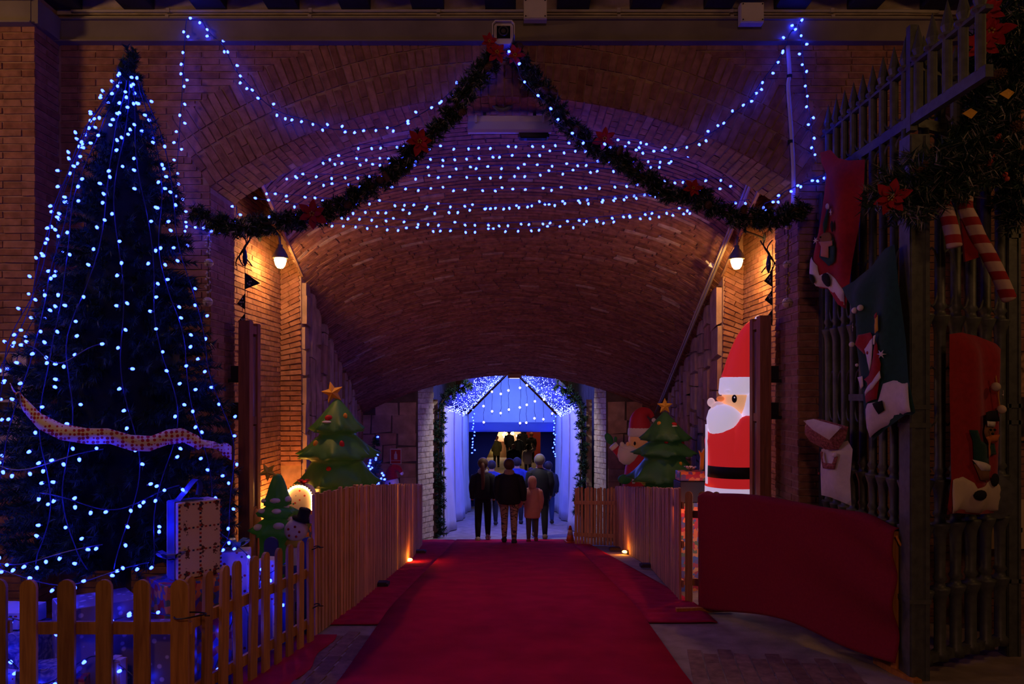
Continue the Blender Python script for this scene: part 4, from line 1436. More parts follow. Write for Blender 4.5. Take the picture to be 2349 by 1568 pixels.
def flake(cx, cy_, r):
    out = []
    for k in range(12):
        t = PI * k / 6
        rr = r if k % 2 == 0 else r * .32
        out.append((cx + rr * .75 * math.cos(t), cy_ + rr * math.sin(t)))
    return out

# red sack with a bear in a striped scarf
H1 = Hang(1858, 6.05, 1982, 5.38)
b1 = [(1882, 350), (1905, 343), (1922, 362), (1945, 368), (1984, 366), (1982, 420), (1970, 520), (1955, 600), (1950, 640), (1940, 708), (1922, 698), (1900, 662), (1880, 660), (1858, 640), (1866, 590), (1878, 530), (1890, 450), (1896, 400), (1884, 372)]
fold1 = lambda p: .025 * math.sin(p.x * 16 + p.y * 2)
s1 = sack('gift_sack', 'red Christmas sack with a bear in a striped scarf hanging on the gate', H1, b1, M_RED, folds=fold1)
A = lambda o, m, nm, **k: applique(s1, H1, o, m, nm, b1, .05, .16, folds=fold1, **k)
A([(1862, 595), (1878, 590), (1893, 610), (1895, 632), (1908, 625), (1925, 640), (1942, 668), (1938, 700), (1922, 692), (1902, 660), (1880, 656), (1861, 638)], M_WHITEF, 'snow_base')
A([(1900, 545), (1925, 545), (1934, 570), (1928, 600), (1912, 610), (1897, 590)], M_GREENF, 'bear_jumper', raise_=.016)
A(ell(1911, 547, 14, 14), M_BROWNF, 'bear_head', raise_=.026)
A([(1898, 555), (1932, 552), (1932, 563), (1916, 566), (1916, 592), (1902, 588), (1902, 566)], mat('scarf_stripe', (.55, .25, .18), .9), 'scarf', raise_=.034)
A(ell(1926, 520, 7, 13), M_BLACKF, 'bear_ear', raise_=.02)
A([(1899, 515), (1906, 478), (1912, 478), (1908, 520), (1903, 540)], M_GREENF, 'cap_tail', raise_=.016)
A(ell(1914, 474, 7, 7), M_WHITEF, 'pompom', raise_=.03)
A(flake(1922, 487, 10), M_WHITEF, 'snowflake', raise_=.02)
A(flake(1889, 552, 9), M_WHITEF, 'snowflake', raise_=.02)
A(ell(1883, 640, 7, 11), M_BLACKF, 'mitten', raise_=.028)
A(ell(1909, 642, 8, 16), M_BLACKF, 'mitten', raise_=.028)
MB().ball(H1.to3(H1.uv(1909, 545)) + H1.n * .10, .008, 8, 5).build('eye', M_BLACKF, s1)

# green sack with a Santa carrying a present
H2 = Hang(1935, 5.50, 2100, 4.70)
b2 = [(1932, 660), (1958, 645), (2000, 610), (2030, 570), (2052, 560), (2060, 640), (2078, 780), (2084, 870), (2100, 945), (2092, 952), (2078, 950), (2030, 985), (2003, 1010), (1992, 985), (1982, 950), (1978, 880), (1966, 800), (1962, 720), (1940, 680)]
fold2 = lambda p: .02 * math.sin(p.x * 18 - p.y * 4)
s2 = sack('gift_sack', 'dark green Christmas sack with a Santa holding up a present', H2, b2, M_GREENF, folds=fold2)
A = lambda o, m, nm, **k: applique(s2, H2, o, m, nm, b2, .05, .16, folds=fold2, **k)
A([(1986, 960), (1990, 935), (2010, 925), (2035, 922), (2045, 880), (2060, 872), (2083, 876), (2098, 944), (2076, 948), (2028, 982), (2004, 1004), (1993, 980)], M_WHITEF, 'snow_base')
A([(1990, 870), (2012, 860), (2022, 830), (2030, 780), (2038, 790), (2045, 835), (2040, 880), (2035, 915), (2003, 925), (1996, 905), (2008, 880)], M_RED, 'coat', raise_=.014)
A([(1998, 900), (2030, 875), (2045, 850), (2046, 866), (2030, 892), (2004, 908)], M_WHITEF, 'coat_trim', raise_=.024)
A([(1982, 790), (1990, 768), (2012, 762), (2022, 775), (2010, 800), (1998, 812)], M_RED, 'hat', raise_=.02)
A([(2000, 800), (2012, 782), (2024, 775), (2027, 800), (2026, 830), (2021, 852), (2008, 830)], M_WHITEF, 'beard', raise_=.026)
A(ell(2011, 809, 4, 4), M_RED, 'nose', raise_=.036)
A([(2028, 770), (2036, 768), (2034, 790), (2028, 790)], M_WHITEF, 'mitten', raise_=.024)
A([(1976, 865), (1990, 862), (1990, 885), (1980, 892)], M_WHITEF, 'mitten', raise_=.024)
A([(2025, 730), (2038, 722), (2042, 758), (2030, 765)], M_YELLOWF, 'present', raise_=.02)
A([(2026, 722), (2036, 716), (2038, 726), (2027, 732)], M_RED, 'present_bow', raise_=.026)
A([(1992, 930), (2003, 945), (2004, 958), (1996, 950)], M_BLACKF, 'boot', raise_=.026)
A([(2030, 925), (2046, 918), (2046, 940), (2036, 950)], M_BLACKF, 'boot', raise_=.026)
A(flake(1972, 750, 11), M_WHITEF, 'snowflake', raise_=.018)
A(flake(2047, 812, 11), M_WHITEF, 'snowflake', raise_=.018)
for (x, y, r) in ((1982, 712, .022), (1995, 706, .022), (1975, 790, .02), (1987, 837, .012)):
    MB().ball(H2.to3(H2.uv(x, y)) + H2.n * .07, r, 12, 8).build('pompom', M_WHITEF, s2, True)

# red sack with a bear in a green jumper, on the fixed panel
H3 = Hang(2172, 4.82, 2297, 5.12)
b3 = [(2178, 766), (2205, 762), (2240, 770), (2285, 788), (2296, 800), (2292, 880), (2290, 980), (2288, 1080), (2285, 1140), (2280, 1176), (2240, 1180), (2195, 1176), (2172, 1180), (2182, 1100), (2180, 980), (2178, 880)]
fold3 = lambda p: .018 * math.sin(p.x * 22 + p.y * 1.5)
s3 = sack('gift_sack', 'red Christmas sack with a bear in a green jumper under the candy canes', H3, b3, M_RED, folds=fold3)
A = lambda o, m, nm, **k: applique(s3, H3, o, m, nm, b3, .05, .16, folds=fold3, **k)
A([(2180, 1100), (2200, 1092), (2215, 1105), (2220, 1118), (2240, 1110), (2262, 1098), (2286, 1115), (2282, 1170), (2240, 1176), (2196, 1172), (2176, 1176)], mat('cream_felt', (.62, .50, .38), .95, var=.06), 'snow_base')
A([(2205, 985), (2216, 985), (2222, 1010), (2240, 1018), (2262, 1015), (2266, 1040), (2250, 1045), (2252, 1066), (2212, 1062), (2210, 1010)], M_GREENF, 'bear_jumper', raise_=.016)
A(ell(2243, 988, 18, 22), M_BROWNF, 'bear_head', raise_=.024)
A([(2212, 1062), (2252, 1066), (2248, 1100), (2222, 1098)], M_BROWNF, 'bear_legs', raise_=.016)
A([(2208, 1052), (2252, 1066), (2250, 1078), (2220, 1076)], M_WHITEF, 'jumper_trim', raise_=.026)
A([(2228, 945), (2262, 940), (2266, 965), (2228, 968)], M_BLACKF, 'hat', raise_=.03)
A([(2228, 964), (2258, 966), (2257, 978), (2229, 976)], M_WHITEF, 'hat_brim', raise_=.038)
A([(2225, 1000), (2266, 995), (2262, 1012), (2244, 1014), (2242, 1046), (2234, 1046), (2235, 1014)], mat('scarf_orange', (.55, .16, .06), .9), 'scarf', raise_=.034)
A(ell(2221, 1132, 10, 12), M_BLACKF, 'mitten', raise_=.026)
A(ell(2262, 1098, 8, 15), M_BLACKF, 'mitten', raise_=.026)
A(flake(2281, 905, 12), M_WHITEF, 'snowflake', raise_=.018)
for (x, y, r) in ((2254, 887, .03), (2267, 938, .03)):
    MB().ball(H3.to3(H3.uv(x, y)) + H3.n * .085, r, 12, 8).build('pompom', mat('cream_felt', (.6, .5, .38), .95), s3, True)
MB().tube([H3.to3(H3.uv(2258, 862)) + H3.n * .075, H3.to3(H3.uv(2266, 938)) + H3.n * .08], .004, 5).build('cord', M_YELLOWF, s3)
for (x, y) in ((2238, 984), (2247, 984), (2242, 993)):
    MB().ball(H3.to3(H3.uv(x, y)) + H3.n * .098, .009, 8, 5).build('eye', M_BLACKF, s3)

# small white sack with a tartan-lined cuff
H4 = Hang(1858, 5.92, 1958, 5.50)
b4 = [(1884, 1030), (1945, 1010), (1956, 1030), (1950, 1100), (1953, 1160), (1930, 1150), (1905, 1140), (1884, 1135), (1882, 1080)]
s4 = sack('gift_sack', 'small white sack with a tartan-lined folded cuff hanging low on the gate', H4, b4, M_WHITEF, folds=lambda p: .015 * math.sin(p.x * 24))
M_TARTAN = mat('tartan_lining', (.30, .10, .09), .9, var=.6, vscale=60)
A = lambda o, m, nm, **k: applique(s4, H4, o, m, nm, b4, .05, .14, **k)
cuff = [(1858, 975), (1868, 962), (1892, 960), (1958, 978), (1952, 1005), (1935, 1030), (1905, 1030), (1870, 1012), (1858, 995)]
pillow(H4.poly(cuff), H4.to3, H4.n, .05, .08, .03, M_TARTAN, 'cuff_lining', s4, lift=lambda p: .05)
pillow(H4.poly([(1868, 964), (1892, 960), (1958, 978), (1928, 1008), (1890, 985)]), H4.to3, H4.n, .02, .05, .03, M_WHITEF, 'cuff', s4, lift=lambda p: .11)
A([(1888, 1035), (1896, 1035), (1904, 1060), (1925, 1062), (1930, 1045), (1936, 1046), (1930, 1075), (1902, 1073)], M_TARTAN, 'tartan_patch', raise_=.02)
A(ell(1931, 1042, 6, 6), M_WHITEF, 'pompom', raise_=.03)
A(ell(1884, 1085, 3, 3), M_RED, 'button', raise_=.02)

# ------------------------------------------------------------------ candy canes
m, t_, b_, N, L = nt('candy_stripes')
tc = N.new('ShaderNodeTexCoord')
wv = N.new('ShaderNodeTexWave'); wv.bands_direction = 'Z'; wv.inputs['Scale'].default_value = 2.7
L.new(tc.outputs['Object'], wv.inputs['Vector'])
r_ = ramp(N, [(0, (.60, .42, .34)), (.56, (.36, .015, .015))])
L.new(wv.outputs['Fac'], r_.inputs['Fac']); L.new(r_.outputs['Color'], b_.inputs['Base Color'])
b_.inputs['Roughness'].default_value = .8
M_CANDY = m
def candy(pts, r, label):
    q = spline(pts, 8)
    o = MB().tube(q, [r * (.8 if i in (0, len(q) - 1) else 1) for i in range(len(q))], 14).build('candy_cane', M_CANDY, None, True)
    return tag(o, label, 'candy cane', 'candy canes')
candy([P(2190, 568, 4.78), P(2183, 530, 4.78), P(2172, 490, 4.78), P(2163, 465, 4.82), P(2172, 445, 4.86), P(2200, 440, 4.88)], .046, 'shorter striped candy cane under the frosted garland')
candy([P(2316, 688, 4.98), P(2295, 640, 4.96), P(2268, 585, 4.93), P(2245, 545, 4.91), P(2230, 510, 4.90), P(2215, 480, 4.93), P(2215, 455, 4.96)], .046, 'longer slanting striped candy cane beside the pillar')
MB_ = MB().slab([P(2205, 500, 4.93), P(2235, 490, 4.93), P(2245, 590, 4.93), P(2215, 600, 4.93)], (0, .02, 0))
tag(MB_.build('red_bow', M_RED), 'dark red felt bow hanging between the two candy canes', 'bow')

# ------------------------------------------------------------------ inflatables
def glow(name, c, e):
    return mat(name, c, .55, emit=c, es=e, spec=.2)
def star_mesh(mb, c, r, tilt=0.0, d=.3):
    pts = []
    for k in range(10):
        t = PI / 2 + tilt + PI * k / 5
        rr = r if k % 2 == 0 else r * .45
        pts.append(c + Vector((rr * math.cos(t), 0, rr * math.sin(t))))
    k0 = len(mb.v)
    mb.v += pts + [c + Vector((0, -r * d, 0)), c + Vector((0, r * d, 0))]
    for k in range(10):
        mb.f.append((k0 + k, k0 + (k + 1) % 10, k0 + 10)); mb.m.append(0)
        mb.f.append((k0 + (k + 1) % 10, k0 + k, k0 + 11)); mb.m.append(0)
def inflatable_tree(px, Y, tip, tiers, base_r, label, star, m, ornaments=(), snow=None, spikes=7, rot=0.3):
    X = (px - CX) * Y / F
    z0 = fz(Y) + .012
    s = Y / F
    root = thing('inflatable_tree', (X, Y, z0), label, 'inflatable')
    zt = EYE - (tip - HZ) * s
    prof = [(.01, zt), (.035, zt - .015)]
    wts = [0, 0]
    rp, zp = .04, zt - .02
    for (yy, hw) in tiers:
        zh = EYE - (yy - HZ) * s
        rh = hw * s
        r0 = rp * (1 if rp < .05 else .62)
        for k in range(1, 7):
            q = k / 6
            prof.append((r0 + (rh - r0) * (q ** 1.05), zp + (zh - zp) * q + .02 * math.sin(q * PI)))
            wts.append(q ** 4)
        prof += [(rh * .93, zh - .035), (rh * .72, zh - .05)]
        wts += [.9, .4]
        rp, zp = rh, zh - .05
    zend = z0
    prof += [(base_r * s * .9, zp - .12), (base_r * s, (zp + zend) / 2), (base_r * s * .95, zend + .05), (base_r * s * .8, zend)]
    wts += [.1, .1, .05, 0]
    body = MB().lathe(prof, (X, Y, 0), 56, mod=lambda t, i: 1 + wts[i] * .30 * (max(0, math.cos(spikes * (t + rot + .25 * (i // 8)))) ** 2.2 - .28))
    body.build('tree_body', m, root, True)
    if star:
        sx, sy, sr, tl = star
        mb = MB(); star_mesh(mb, P(sx, sy, Y - .02), sr * s, tl)
        mb.build('star', mat('star_yellow', (.72, .36, .04), .6), root)
    def rad(z):
        best = .1
        for (ra, za), (rb, zb) in zip(prof, prof[1:]):
            if min(za, zb) - 1e-6 <= z <= max(za, zb) + 1e-6:
                k = (z - za) / (zb - za) if abs(zb - za) > 1e-6 else 0
                best = max(best, ra + (rb - ra) * k) if best > .1 else ra + (rb - ra) * k
        return best
    def place(ox, oy, k=1.0):
        p = P(ox, oy, Y)
        r = rad(p.z) * k
        dx = max(-r * .95, min(r * .95, p.x - X))
        return Vector((X + dx, Y - math.sqrt(max(0, r * r - dx * dx)), p.z))
    for (ox, oy, rx, rz, mm) in ornaments:
        c = place(ox, oy, .99)
        MB().ball(c, (rx * s, .025, rz * s), 12, 8).build('ornament', mm, root, True)
    for (ox, oy, rx, rz) in (snow or ()):
        c = place(ox, oy, 1.0)
        MB().ball(c, (rx * s, .035, rz * s), 14, 8).build('snow_patch', M_WHITEF, root, True)
    return root
M_TREE1 = mat('inflatable_green', (.045, .13, .035), .5, var=.15, vscale=6, emit=(.05, .13, .03), es=.05)   # lit from inside
M_ORY, M_ORR = mat('ornament_yellow', (.7, .33, .03), .6), mat('ornament_red', (.5, .02, .02), .6)
inflatable_tree(774, 8.6, 914, [(982, 56), (1041, 84), (1103, 84)], 76, 'large green inflatable tree with an orange star behind the slatted fence', (763, 900, 27, .22), M_TREE1,
                [(737, 1015, 6, 9, M_ORY), (797, 1015, 6, 9, M_ORR), (770, 1069, 6, 6, M_ORR), (763, 957, 9, 7, M_ORR), (760, 966, 11, 3, M_WHITEF), (798, 953, 5, 7, M_ORY)])
inflatable_tree(637, 6.62, 1086, [(1148, 29), (1173, 41), (1214, 55)], 44, 'small green inflatable tree with white snow patches beside the glowing gift', None, mat('inflatable_green_small', (.04, .16, .04), .5, var=.12, emit=(.04, .16, .03), es=.04),
                [], [(613, 1146, 9, 6), (640, 1144, 12, 6), (665, 1143, 8, 7), (609, 1168, 9, 6), (645, 1167, 11, 6), (672, 1160, 8, 6), (604, 1203, 11, 8), (652, 1199, 13, 8), (690, 1188, 9, 7)], 6)
mb = MB(); star_mesh(mb, P(615, 1082, 6.45), .085, .55, .35)
tag(mb.build('soft_star', mat('star_yellow2', (.85, .62, .05), .6)), 'drooping yellow star on top of the small green inflatable tree', 'star')
inflatable_tree(1525, 10.6, 944, [(1003, 52), (1037, 66), (1096, 78)], 44, 'green inflatable tree with a yellow star next to the waving Santa', (1525, 931, 19, 0), mat('inflatable_green_dark', (.035, .10, .035), .5, var=.15, emit=(.04, .11, .03), es=.03),
                [(1508, 970, 5, 5, M_ORY), (1541, 972, 7, 5, M_ORR), (1540, 976, 8, 2, M_WHITEF), (1521, 1011, 5, 4, M_ORR), (1567, 1015, 5, 5, M_ORR), (1551, 1059, 4, 5, M_ORY)])
# tall glowing Santa
SY = 7.42
s_ = SY / F
sxc = 2.235
z0 = fz(SY) + .012
root = thing('inflatable_santa', (sxc, SY, z0), 'tall glowing inflatable Santa with a pointed hat behind the wooden door leaf', 'inflatable')
GR, GW, GK = glow('glow_red', (.60, .018, .022), .55), glow('glow_white', (.74, .62, .84), .55), mat('belt_black', (.008, .008, .01), .6)
GS = glow('glow_skin', (.85, .42, .22), .55)
zz = lambda y: EYE - (y - HZ) * s_
MB().lathe([(.26, z0), (.30, z0 + .06), (.30, zz(1150)), (.297, zz(1114))], (sxc, SY, 0), 32, sy=.92).build('coat_hem', GW, root, True)
MB().lathe([(.296, zz(1114)), (.288, zz(1093)), (.282, zz(1066)), (.292, zz(1030)), (.30, zz(1010)), (.285, zz(992)), (.245, zz(974)), (.17, zz(958)), (.1, zz(950))], (sxc, SY, 0), 32, sy=.92).build('coat', GR, root, True)
MB().lathe([(.29, zz(1092)), (.299, zz(1091)), (.296, zz(1067)), (.286, zz(1066))], (sxc, SY, 0), 32, sy=.92).build('belt', GK, root, True)
MB().box((sxc - .295, SY - .03, zz(1040)), (.012, .05, (1140 - 1005) * s_)).build('coat_trim', GW, root)
MB().ball((sxc + .02, SY - .20, zz(1005)), (.13, .10, .24), 16, 12, q=Matrix.Rotation(.25, 4, 'Y').to_quaternion()).build('arm', GR, root, True)
MB().ball((sxc + .02, SY, zz(918)), (.155, .17, .19), 20, 14).build('head', GS, root, True)
mb = MB().lathe([(.01, .0), (.07, .02), (.14, .09), (.19, .18), (.20, .26), (.17, .33), (.09, .37), (.02, .38)], Vector((sxc - .215, SY - .05, zz(1010))), 20, axis=Vector((.42, 0, 1)).normalized(), sy=.85)
mb.build('beard', GW, root, True)
MB().ball((sxc + .14, SY - .06, zz(940)), (.125, .17, .25), 16, 12).build('side_hair', GW, root, True)
mb = MB().ball((sxc - .19, SY - .05, zz(930)), (.075, .06, .045), 12, 8).ball((sxc - .255, SY - .05, zz(922)), (.04, .045, .045), 10, 8)
mb.build('moustache', glow('glow_pink', (.78, .50, .55), .5), root, True)
MB().ball((sxc - .165, SY - .06, zz(914)), (.04, .035, .028), 10, 8).build('nose', glow('glow_orange', (.8, .2, .06), .5), root, True)
MB().ball((sxc - .055, SY - .155, zz(914)), (.026, .02, .040), 10, 8).ball((sxc - .060, SY - .176, zz(911)), (.006, .004, .008), 6, 4, mi=1).build('eye', [M_BLACKF, GW], root, True)
MB().ball((sxc - .10, SY - .12, zz(898)), (.04, .03, .022), 10, 8).build('eyebrow', GW, root, True)
MB().lathe([(.17, zz(905)), (.182, zz(900)), (.17, zz(868)), (.155, zz(865))], (sxc + .02, SY, 0), 26).build('hat_brim', GW, root, True)
pts = [Vector((sxc + .02, SY, zz(868))), Vector((sxc + .05, SY, zz(825))), Vector((sxc + .09, SY, zz(785))), Vector((sxc + .15, SY, zz(752))), Vector((sxc + .2, SY, zz(738)))]
MB().tube(spline(pts, 5), [.158 + (.03 - .158) * (i / 20) for i in range(21)], 20).build('hat', GR, root, True)
MB().ball((sxc + .235, SY, zz(733)), .042, 12, 10).build('pompom', GW, root, True)
# waving Santa
SY = 13.0
s_ = SY / F
sxc = (1462 - CX) * s_
z0 = fz(SY) + .012
zz = lambda y: EYE - (y - HZ) * s_
xx = lambda x: (x - CX) * s_
root = thing('inflatable_santa', (sxc, SY, z0), 'waving inflatable Santa with green mittens behind the picket fence', 'inflatable')
SR, SW, SG = mat('santa_red', (.40, .015, .025), .6, emit=(.4, .015, .025), es=.04), mat('santa_white', (.62, .42, .40), .7, emit=(.62, .42, .40), es=.04), mat('mitten_green', (.02, .10, .035), .6, emit=(.02, .10, .035), es=.04)
SS = mat('santa_skin', (.62, .22, .10), .6, emit=(.62, .22, .10), es=.10)
MB().lathe([(.20, z0), (.27, z0 + .1), (.29, zz(1120)), (.24, zz(1070)), (.16, zz(1045)), (.08, zz(1030))], (sxc + .03, SY, 0), 28).build('body', SR, root, True)
MB().lathe([(.285, zz(1135)), (.30, zz(1130)), (.30, zz(1120)), (.285, zz(1115))], (sxc + .03, SY, 0), 28).build('belt', GK, root, True)
MB().ball((xx(1466), SY, zz(1008)), (.19, .19, .17), 20, 14).build('head', SS, root, True)
mb = MB().lathe([(.02, 0), (.10, .03), (.165, .12), (.19, .22), (.17, .31), (.08, .35)], Vector((xx(1430), SY - .06, zz(1064))), 18, axis=Vector((.35, .05, 1)).normalized())
mb.build('beard', SW, root, True)
MB().ball((xx(1438), SY - .16, zz(1028)), (.13, .07, .045), 12, 8, q=Matrix.Rotation(.35, 4, 'Y').to_quaternion()).ball((xx(1424), SY - .15, zz(1018)), (.04, .04, .05), 10, 8).build('moustache', SW, root, True)
MB().ball((xx(1452), SY - .19, zz(1015)), (.02, .02, .035), 8, 6).build('eye', M_BLACKF, root, True)
MB().ball((xx(1437), SY - .17, zz(1016)), .035, 10, 8).build('nose', SS, root, True)
MB().lathe([(.205, zz(1000)), (.215, zz(995)), (.21, zz(984)), (.19, zz(980))], (xx(1468), SY, 0), 24).build('hat_brim', SW, root, True)
pts = [Vector((xx(1468), SY, zz(984))), Vector((xx(1468), SY, zz(962))), Vector((xx(1475), SY, zz(948))), Vector((xx(1488), SY, zz(946))), Vector((xx(1497), SY, zz(956)))]
MB().tube(spline(pts, 5), [.195, .195, .19, .185, .18, .175, .165, .155, .145, .135, .12, .11, .10, .09, .08, .07, .06, .055, .05, .045, .04], 18).build('hat', SR, root, True)
MB().ball((xx(1499), SY - .02, zz(963)), .038, 10, 8).build('pompom', SW, root, True)
MB().tube([Vector((sxc - .05, SY, zz(1062))), Vector((xx(1425), SY, zz(1042))), Vector((xx(1409), SY, zz(1024)))], [.10, .085, .07], 14).build('arm', SR, root, True)
MB().tube([Vector((xx(1411), SY, zz(1027))), Vector((xx(1405), SY, zz(1020)))], [.078, .078], 14).build('cuff', SW, root, True)
MB().ball((xx(1397), SY, zz(1006)), (.065, .05, .11), 14, 10, q=Matrix.Rotation(-.5, 4, 'Y').to_quaternion()).ball((xx(1412), SY, zz(1007)), (.03, .03, .05), 10, 8).build('mitten', SG, root, True)
MB().tube([Vector((sxc + .02, SY - .2, zz(1085))), Vector((xx(1452), SY - .24, zz(1094)))], [.09, .08], 14).build('arm', SR, root, True)
MB().lathe([(.085, -.02), (.085, .02)], Vector((xx(1448), SY - .24, zz(1094))), 14, axis=X_).build('cuff', SW, root, True)
MB().ball((xx(1428), SY - .25, zz(1095)), (.12, .07, .085), 14, 10).build('mitten', SG, root, True)
# ------------------------------------------------------------------ wrapping papers
def paper(name, base, build, rough=.35):
    m, t, b, N, L = nt(name)
    tc = N.new('ShaderNodeTexCoord')
    b.inputs['Roughness'].default_value = rough
    c = build(N, L, tc)
    L.new(c, b.inputs['Base Color'])
    MATS[name] = m
    return m
def vor(N, L, tc, scale, out='Distance', rnd=1.0):
    v = N.new('ShaderNodeTexVoronoi'); v.inputs['Scale'].default_value = scale; v.inputs['Randomness'].default_value = rnd
    L.new(tc.outputs['Object'], v.inputs['Vector'])
    return v.outputs[out]
def p_puzzle(N, L, tc):
    s = N.new('ShaderNodeSeparateColor')
    L.new(vor(N, L, tc, 26, 'Color', .7), s.inputs[0])
    r = ramp(N, [(0, (.75, .22, .05)), (.22, (.08, .13, .38)), (.4, (.13, .18, .08)), (.55, (.80, .32, .10)), (.7, (.5, .03, .05)), (.85, (.16, .08, .25))])
    L.new(s.outputs[0], r.inputs['Fac'])
    return r.outputs['Color']
def p_bubble(N, L, tc):
    r = ramp(N, [(0, (.66, .56, .62)), (.22, (.58, .50, .56)), (.30, (.22, .16, .20))], 'LINEAR')
    L.new(vor(N, L, tc, 19), r.inputs['Fac'])
    return r.outputs['Color']
def p_dots(N, L, tc):
    s = N.new('ShaderNodeSeparateColor'); L.new(vor(N, L, tc, 22, 'Color', .8), s.inputs[0])
    rc = ramp(N, [(0, (.55, .03, .05)), (.3, (.05, .1, .35)), (.6, (.6, .2, .05)), (.8, (.05, .2, .15))])
    L.new(s.outputs[0], rc.inputs['Fac'])
    r = ramp(N, [(0, (1, 1, 1)), (.22, (0, 0, 0))]); L.new(vor(N, L, tc, 22, 'Distance', .8), r.inputs['Fac'])
    mx = N.new('ShaderNodeMix'); mx.data_type = 'RGBA'
    L.new(r.outputs['Color'], mx.inputs['Factor'])
    mx.inputs[6].default_value = (.72, .66, .70, 1); L.new(rc.outputs['Color'], mx.inputs[7])
    return mx.outputs[2]
def p_letters(N, L, tc):
    mp = N.new('ShaderNodeMapping'); mp.inputs['Scale'].default_value = (16, 16, 7)
    L.new(tc.outputs['Object'], mp.inputs['Vector'])
    v = N.new('ShaderNodeTexVoronoi'); v.inputs['Scale'].default_value = 1.0; v.inputs['Randomness'].default_value = .35
    L.new(mp.outputs['Vector'], v.inputs['Vector'])
    n = N.new('ShaderNodeTexNoise'); n.inputs['Scale'].default_value = 60; L.new(tc.outputs['Object'], n.inputs['Vector'])
    ad = N.new('ShaderNodeMath'); ad.operation = 'MULTIPLY_ADD'; ad.inputs[1].default_value = .9; ad.inputs[2].default_value = -.42
    L.new(n.outputs['Fac'], ad.inputs[0])
    sm = N.new('ShaderNodeMath'); sm.operation = 'ADD'; L.new(v.outputs['Distance'], sm.inputs[0]); L.new(ad.outputs[0], sm.inputs[1])
    r = ramp(N, [(0, (.13, .04, .03)), (.20, (.10, .03, .03)), (.27, (.80, .62, .50))], 'LINEAR')
    L.new(sm.outputs[0], r.inputs['Fac'])
    return r.outputs['Color']
def p_blue(N, L, tc):
    n = N.new('ShaderNodeTexNoise'); n.inputs['Scale'].default_value = 12; n.inputs['Distortion'].default_value = 2
    L.new(tc.outputs['Object'], n.inputs['Vector'])
    r = ramp(N, [(.3, (.04, .05, .16)), (.5, (.16, .16, .38)), (.62, (.45, .42, .55)), (.7, (.08, .08, .22))], 'LINEAR')
    L.new(n.outputs['Fac'], r.inputs['Fac'])
    return r.outputs['Color']
PUZ, BUB, DOT, LET, BLU = paper('puzzle_paper', None, p_puzzle, .3), paper('bubble_paper', None, p_bubble), paper('dotted_paper', None, p_dots), paper('letter_paper', None, p_letters, .5), paper('blue_foil', None, p_blue, .2)
M_RBLUE = mat('blue_ribbon', (.10, .14, .42), .3, spec=.6)
M_RRED = mat('red_ribbon', (.5, .02, .03), .35)
M_RTEAL = mat('teal_ribbon', (.12, .30, .33), .25, spec=.6)
M_RWHITE = mat('pale_ribbon', (.62, .48, .46), .4)
M_AIR1, M_AIR2 = mat('stripe_red', (.4, .03, .03), .5), mat('stripe_navy', (.03, .04, .12), .5)
def bow(root, c, r, m, name='bow'):
    mb = MB()
    for k in range(6):
        t = k * PI / 3 + jit(.2)
        e = Vector((math.cos(t), math.sin(t), 0)); f = Vector((-math.sin(t), math.cos(t), 0))
        k0 = len(mb.v)
        for i in range(7):
            q = i / 6
            p = c + e * (r * math.sin(q * PI) * .95) + Z_ * (r * .75 * math.sin(q * PI) * (1.2 - q) + .006)
            mb.v += [p - f * r * .26, p + f * r * .26]
        for i in range(6):
            mb.f.append((k0 + 2 * i, k0 + 2 * i + 2, k0 + 2 * i + 3, k0 + 2 * i + 1)); mb.m.append(0)
    mb.lathe([(r * .2, 0), (r * .2, r * .3), (r * .1, r * .4)], c, 8)
    return mb.build(name, m, root, True)
def gift(c, size, rz, m, label, ribbon=None, bw=None, group=None, name='gift_box', tilt=0.0, cat='gift'):
    """c: centre of the underside"""
    c = Vector(c)
    w_, d_, h = size
    root = thing(name, c, label, cat, group)
    o = MB().box(c + Z_ * (h / 2), (w_, d_, h), rz, ry=tilt)
    bx = o.build('wrapped_box', m, root)
    be = bx.modifiers.new('soft', 'BEVEL'); be.width = .006; be.segments = 2
    if ribbon:
        rr = .024
        Mz = Matrix.Rotation(rz, 3, 'Z')
        mb = MB().box(c + Z_ * (h / 2 + .001), (w_ + .006, .045, h + .006), rz)
        mb.build('ribbon', ribbon, root)
        MB().box(c + Z_ * (h / 2 + .002), (.045, d_ + .008, h + .008), rz).build('ribbon', ribbon, root)
    if bw:
        bow(root, c + Z_ * (h + .004), bw[0], bw[1])
    return root
# ------------------------------------------------------------------ gifts round the Christmas tree
PX, PY = -2.03, 4.66
gift(on_floor(PX, PY, .013), (.40, .34, .70), .78, PUZ, 'large gift in puzzle-piece paper under the tall letter-printed gift')
top = Vector((PX + .02, PY + .02, fz(PY) + .013 + .70 + .006))
root = gift(top, (.27, .17, .47), .83, LET, 'tall gift in letter-printed paper with a big blue bow')
Mz = Matrix.Rotation(.83, 3, 'Z')
MB().box(top + Mz @ Vector((-.137, 0, .235)), (.012, .10, .48), .83).build('ribbon', M_RBLUE, root)
MB().box(top + Mz @ Vector((-.05, -.0, .474)), (.18, .10, .008), .83).build('ribbon', M_RBLUE, root)
mb = MB()
pts = spline([top + Mz @ Vector((-.11, -.02, .48)), top + Mz @ Vector((-.07, -.03, .53)), top + Mz @ Vector((.0, -.02, .60)), top + Mz @ Vector((.03, -.02, .57)), top + Mz @ Vector((.02, -.02, .50))], 6)
k0 = 0
for p in pts:
    mb.v += [p - Mz @ Vector((0, .04, 0)), p + Mz @ Vector((0, .04, 0))]
for i in range(len(pts) - 1):
    mb.f.append((2 * i, 2 * i + 2, 2 * i + 3, 2 * i + 1)); mb.m.append(0)
mb.build('ribbon_loop', M_RBLUE, root, True)
bow(root, top + Mz @ Vector((-.16, -.04, .12)), .09, M_RBLUE)
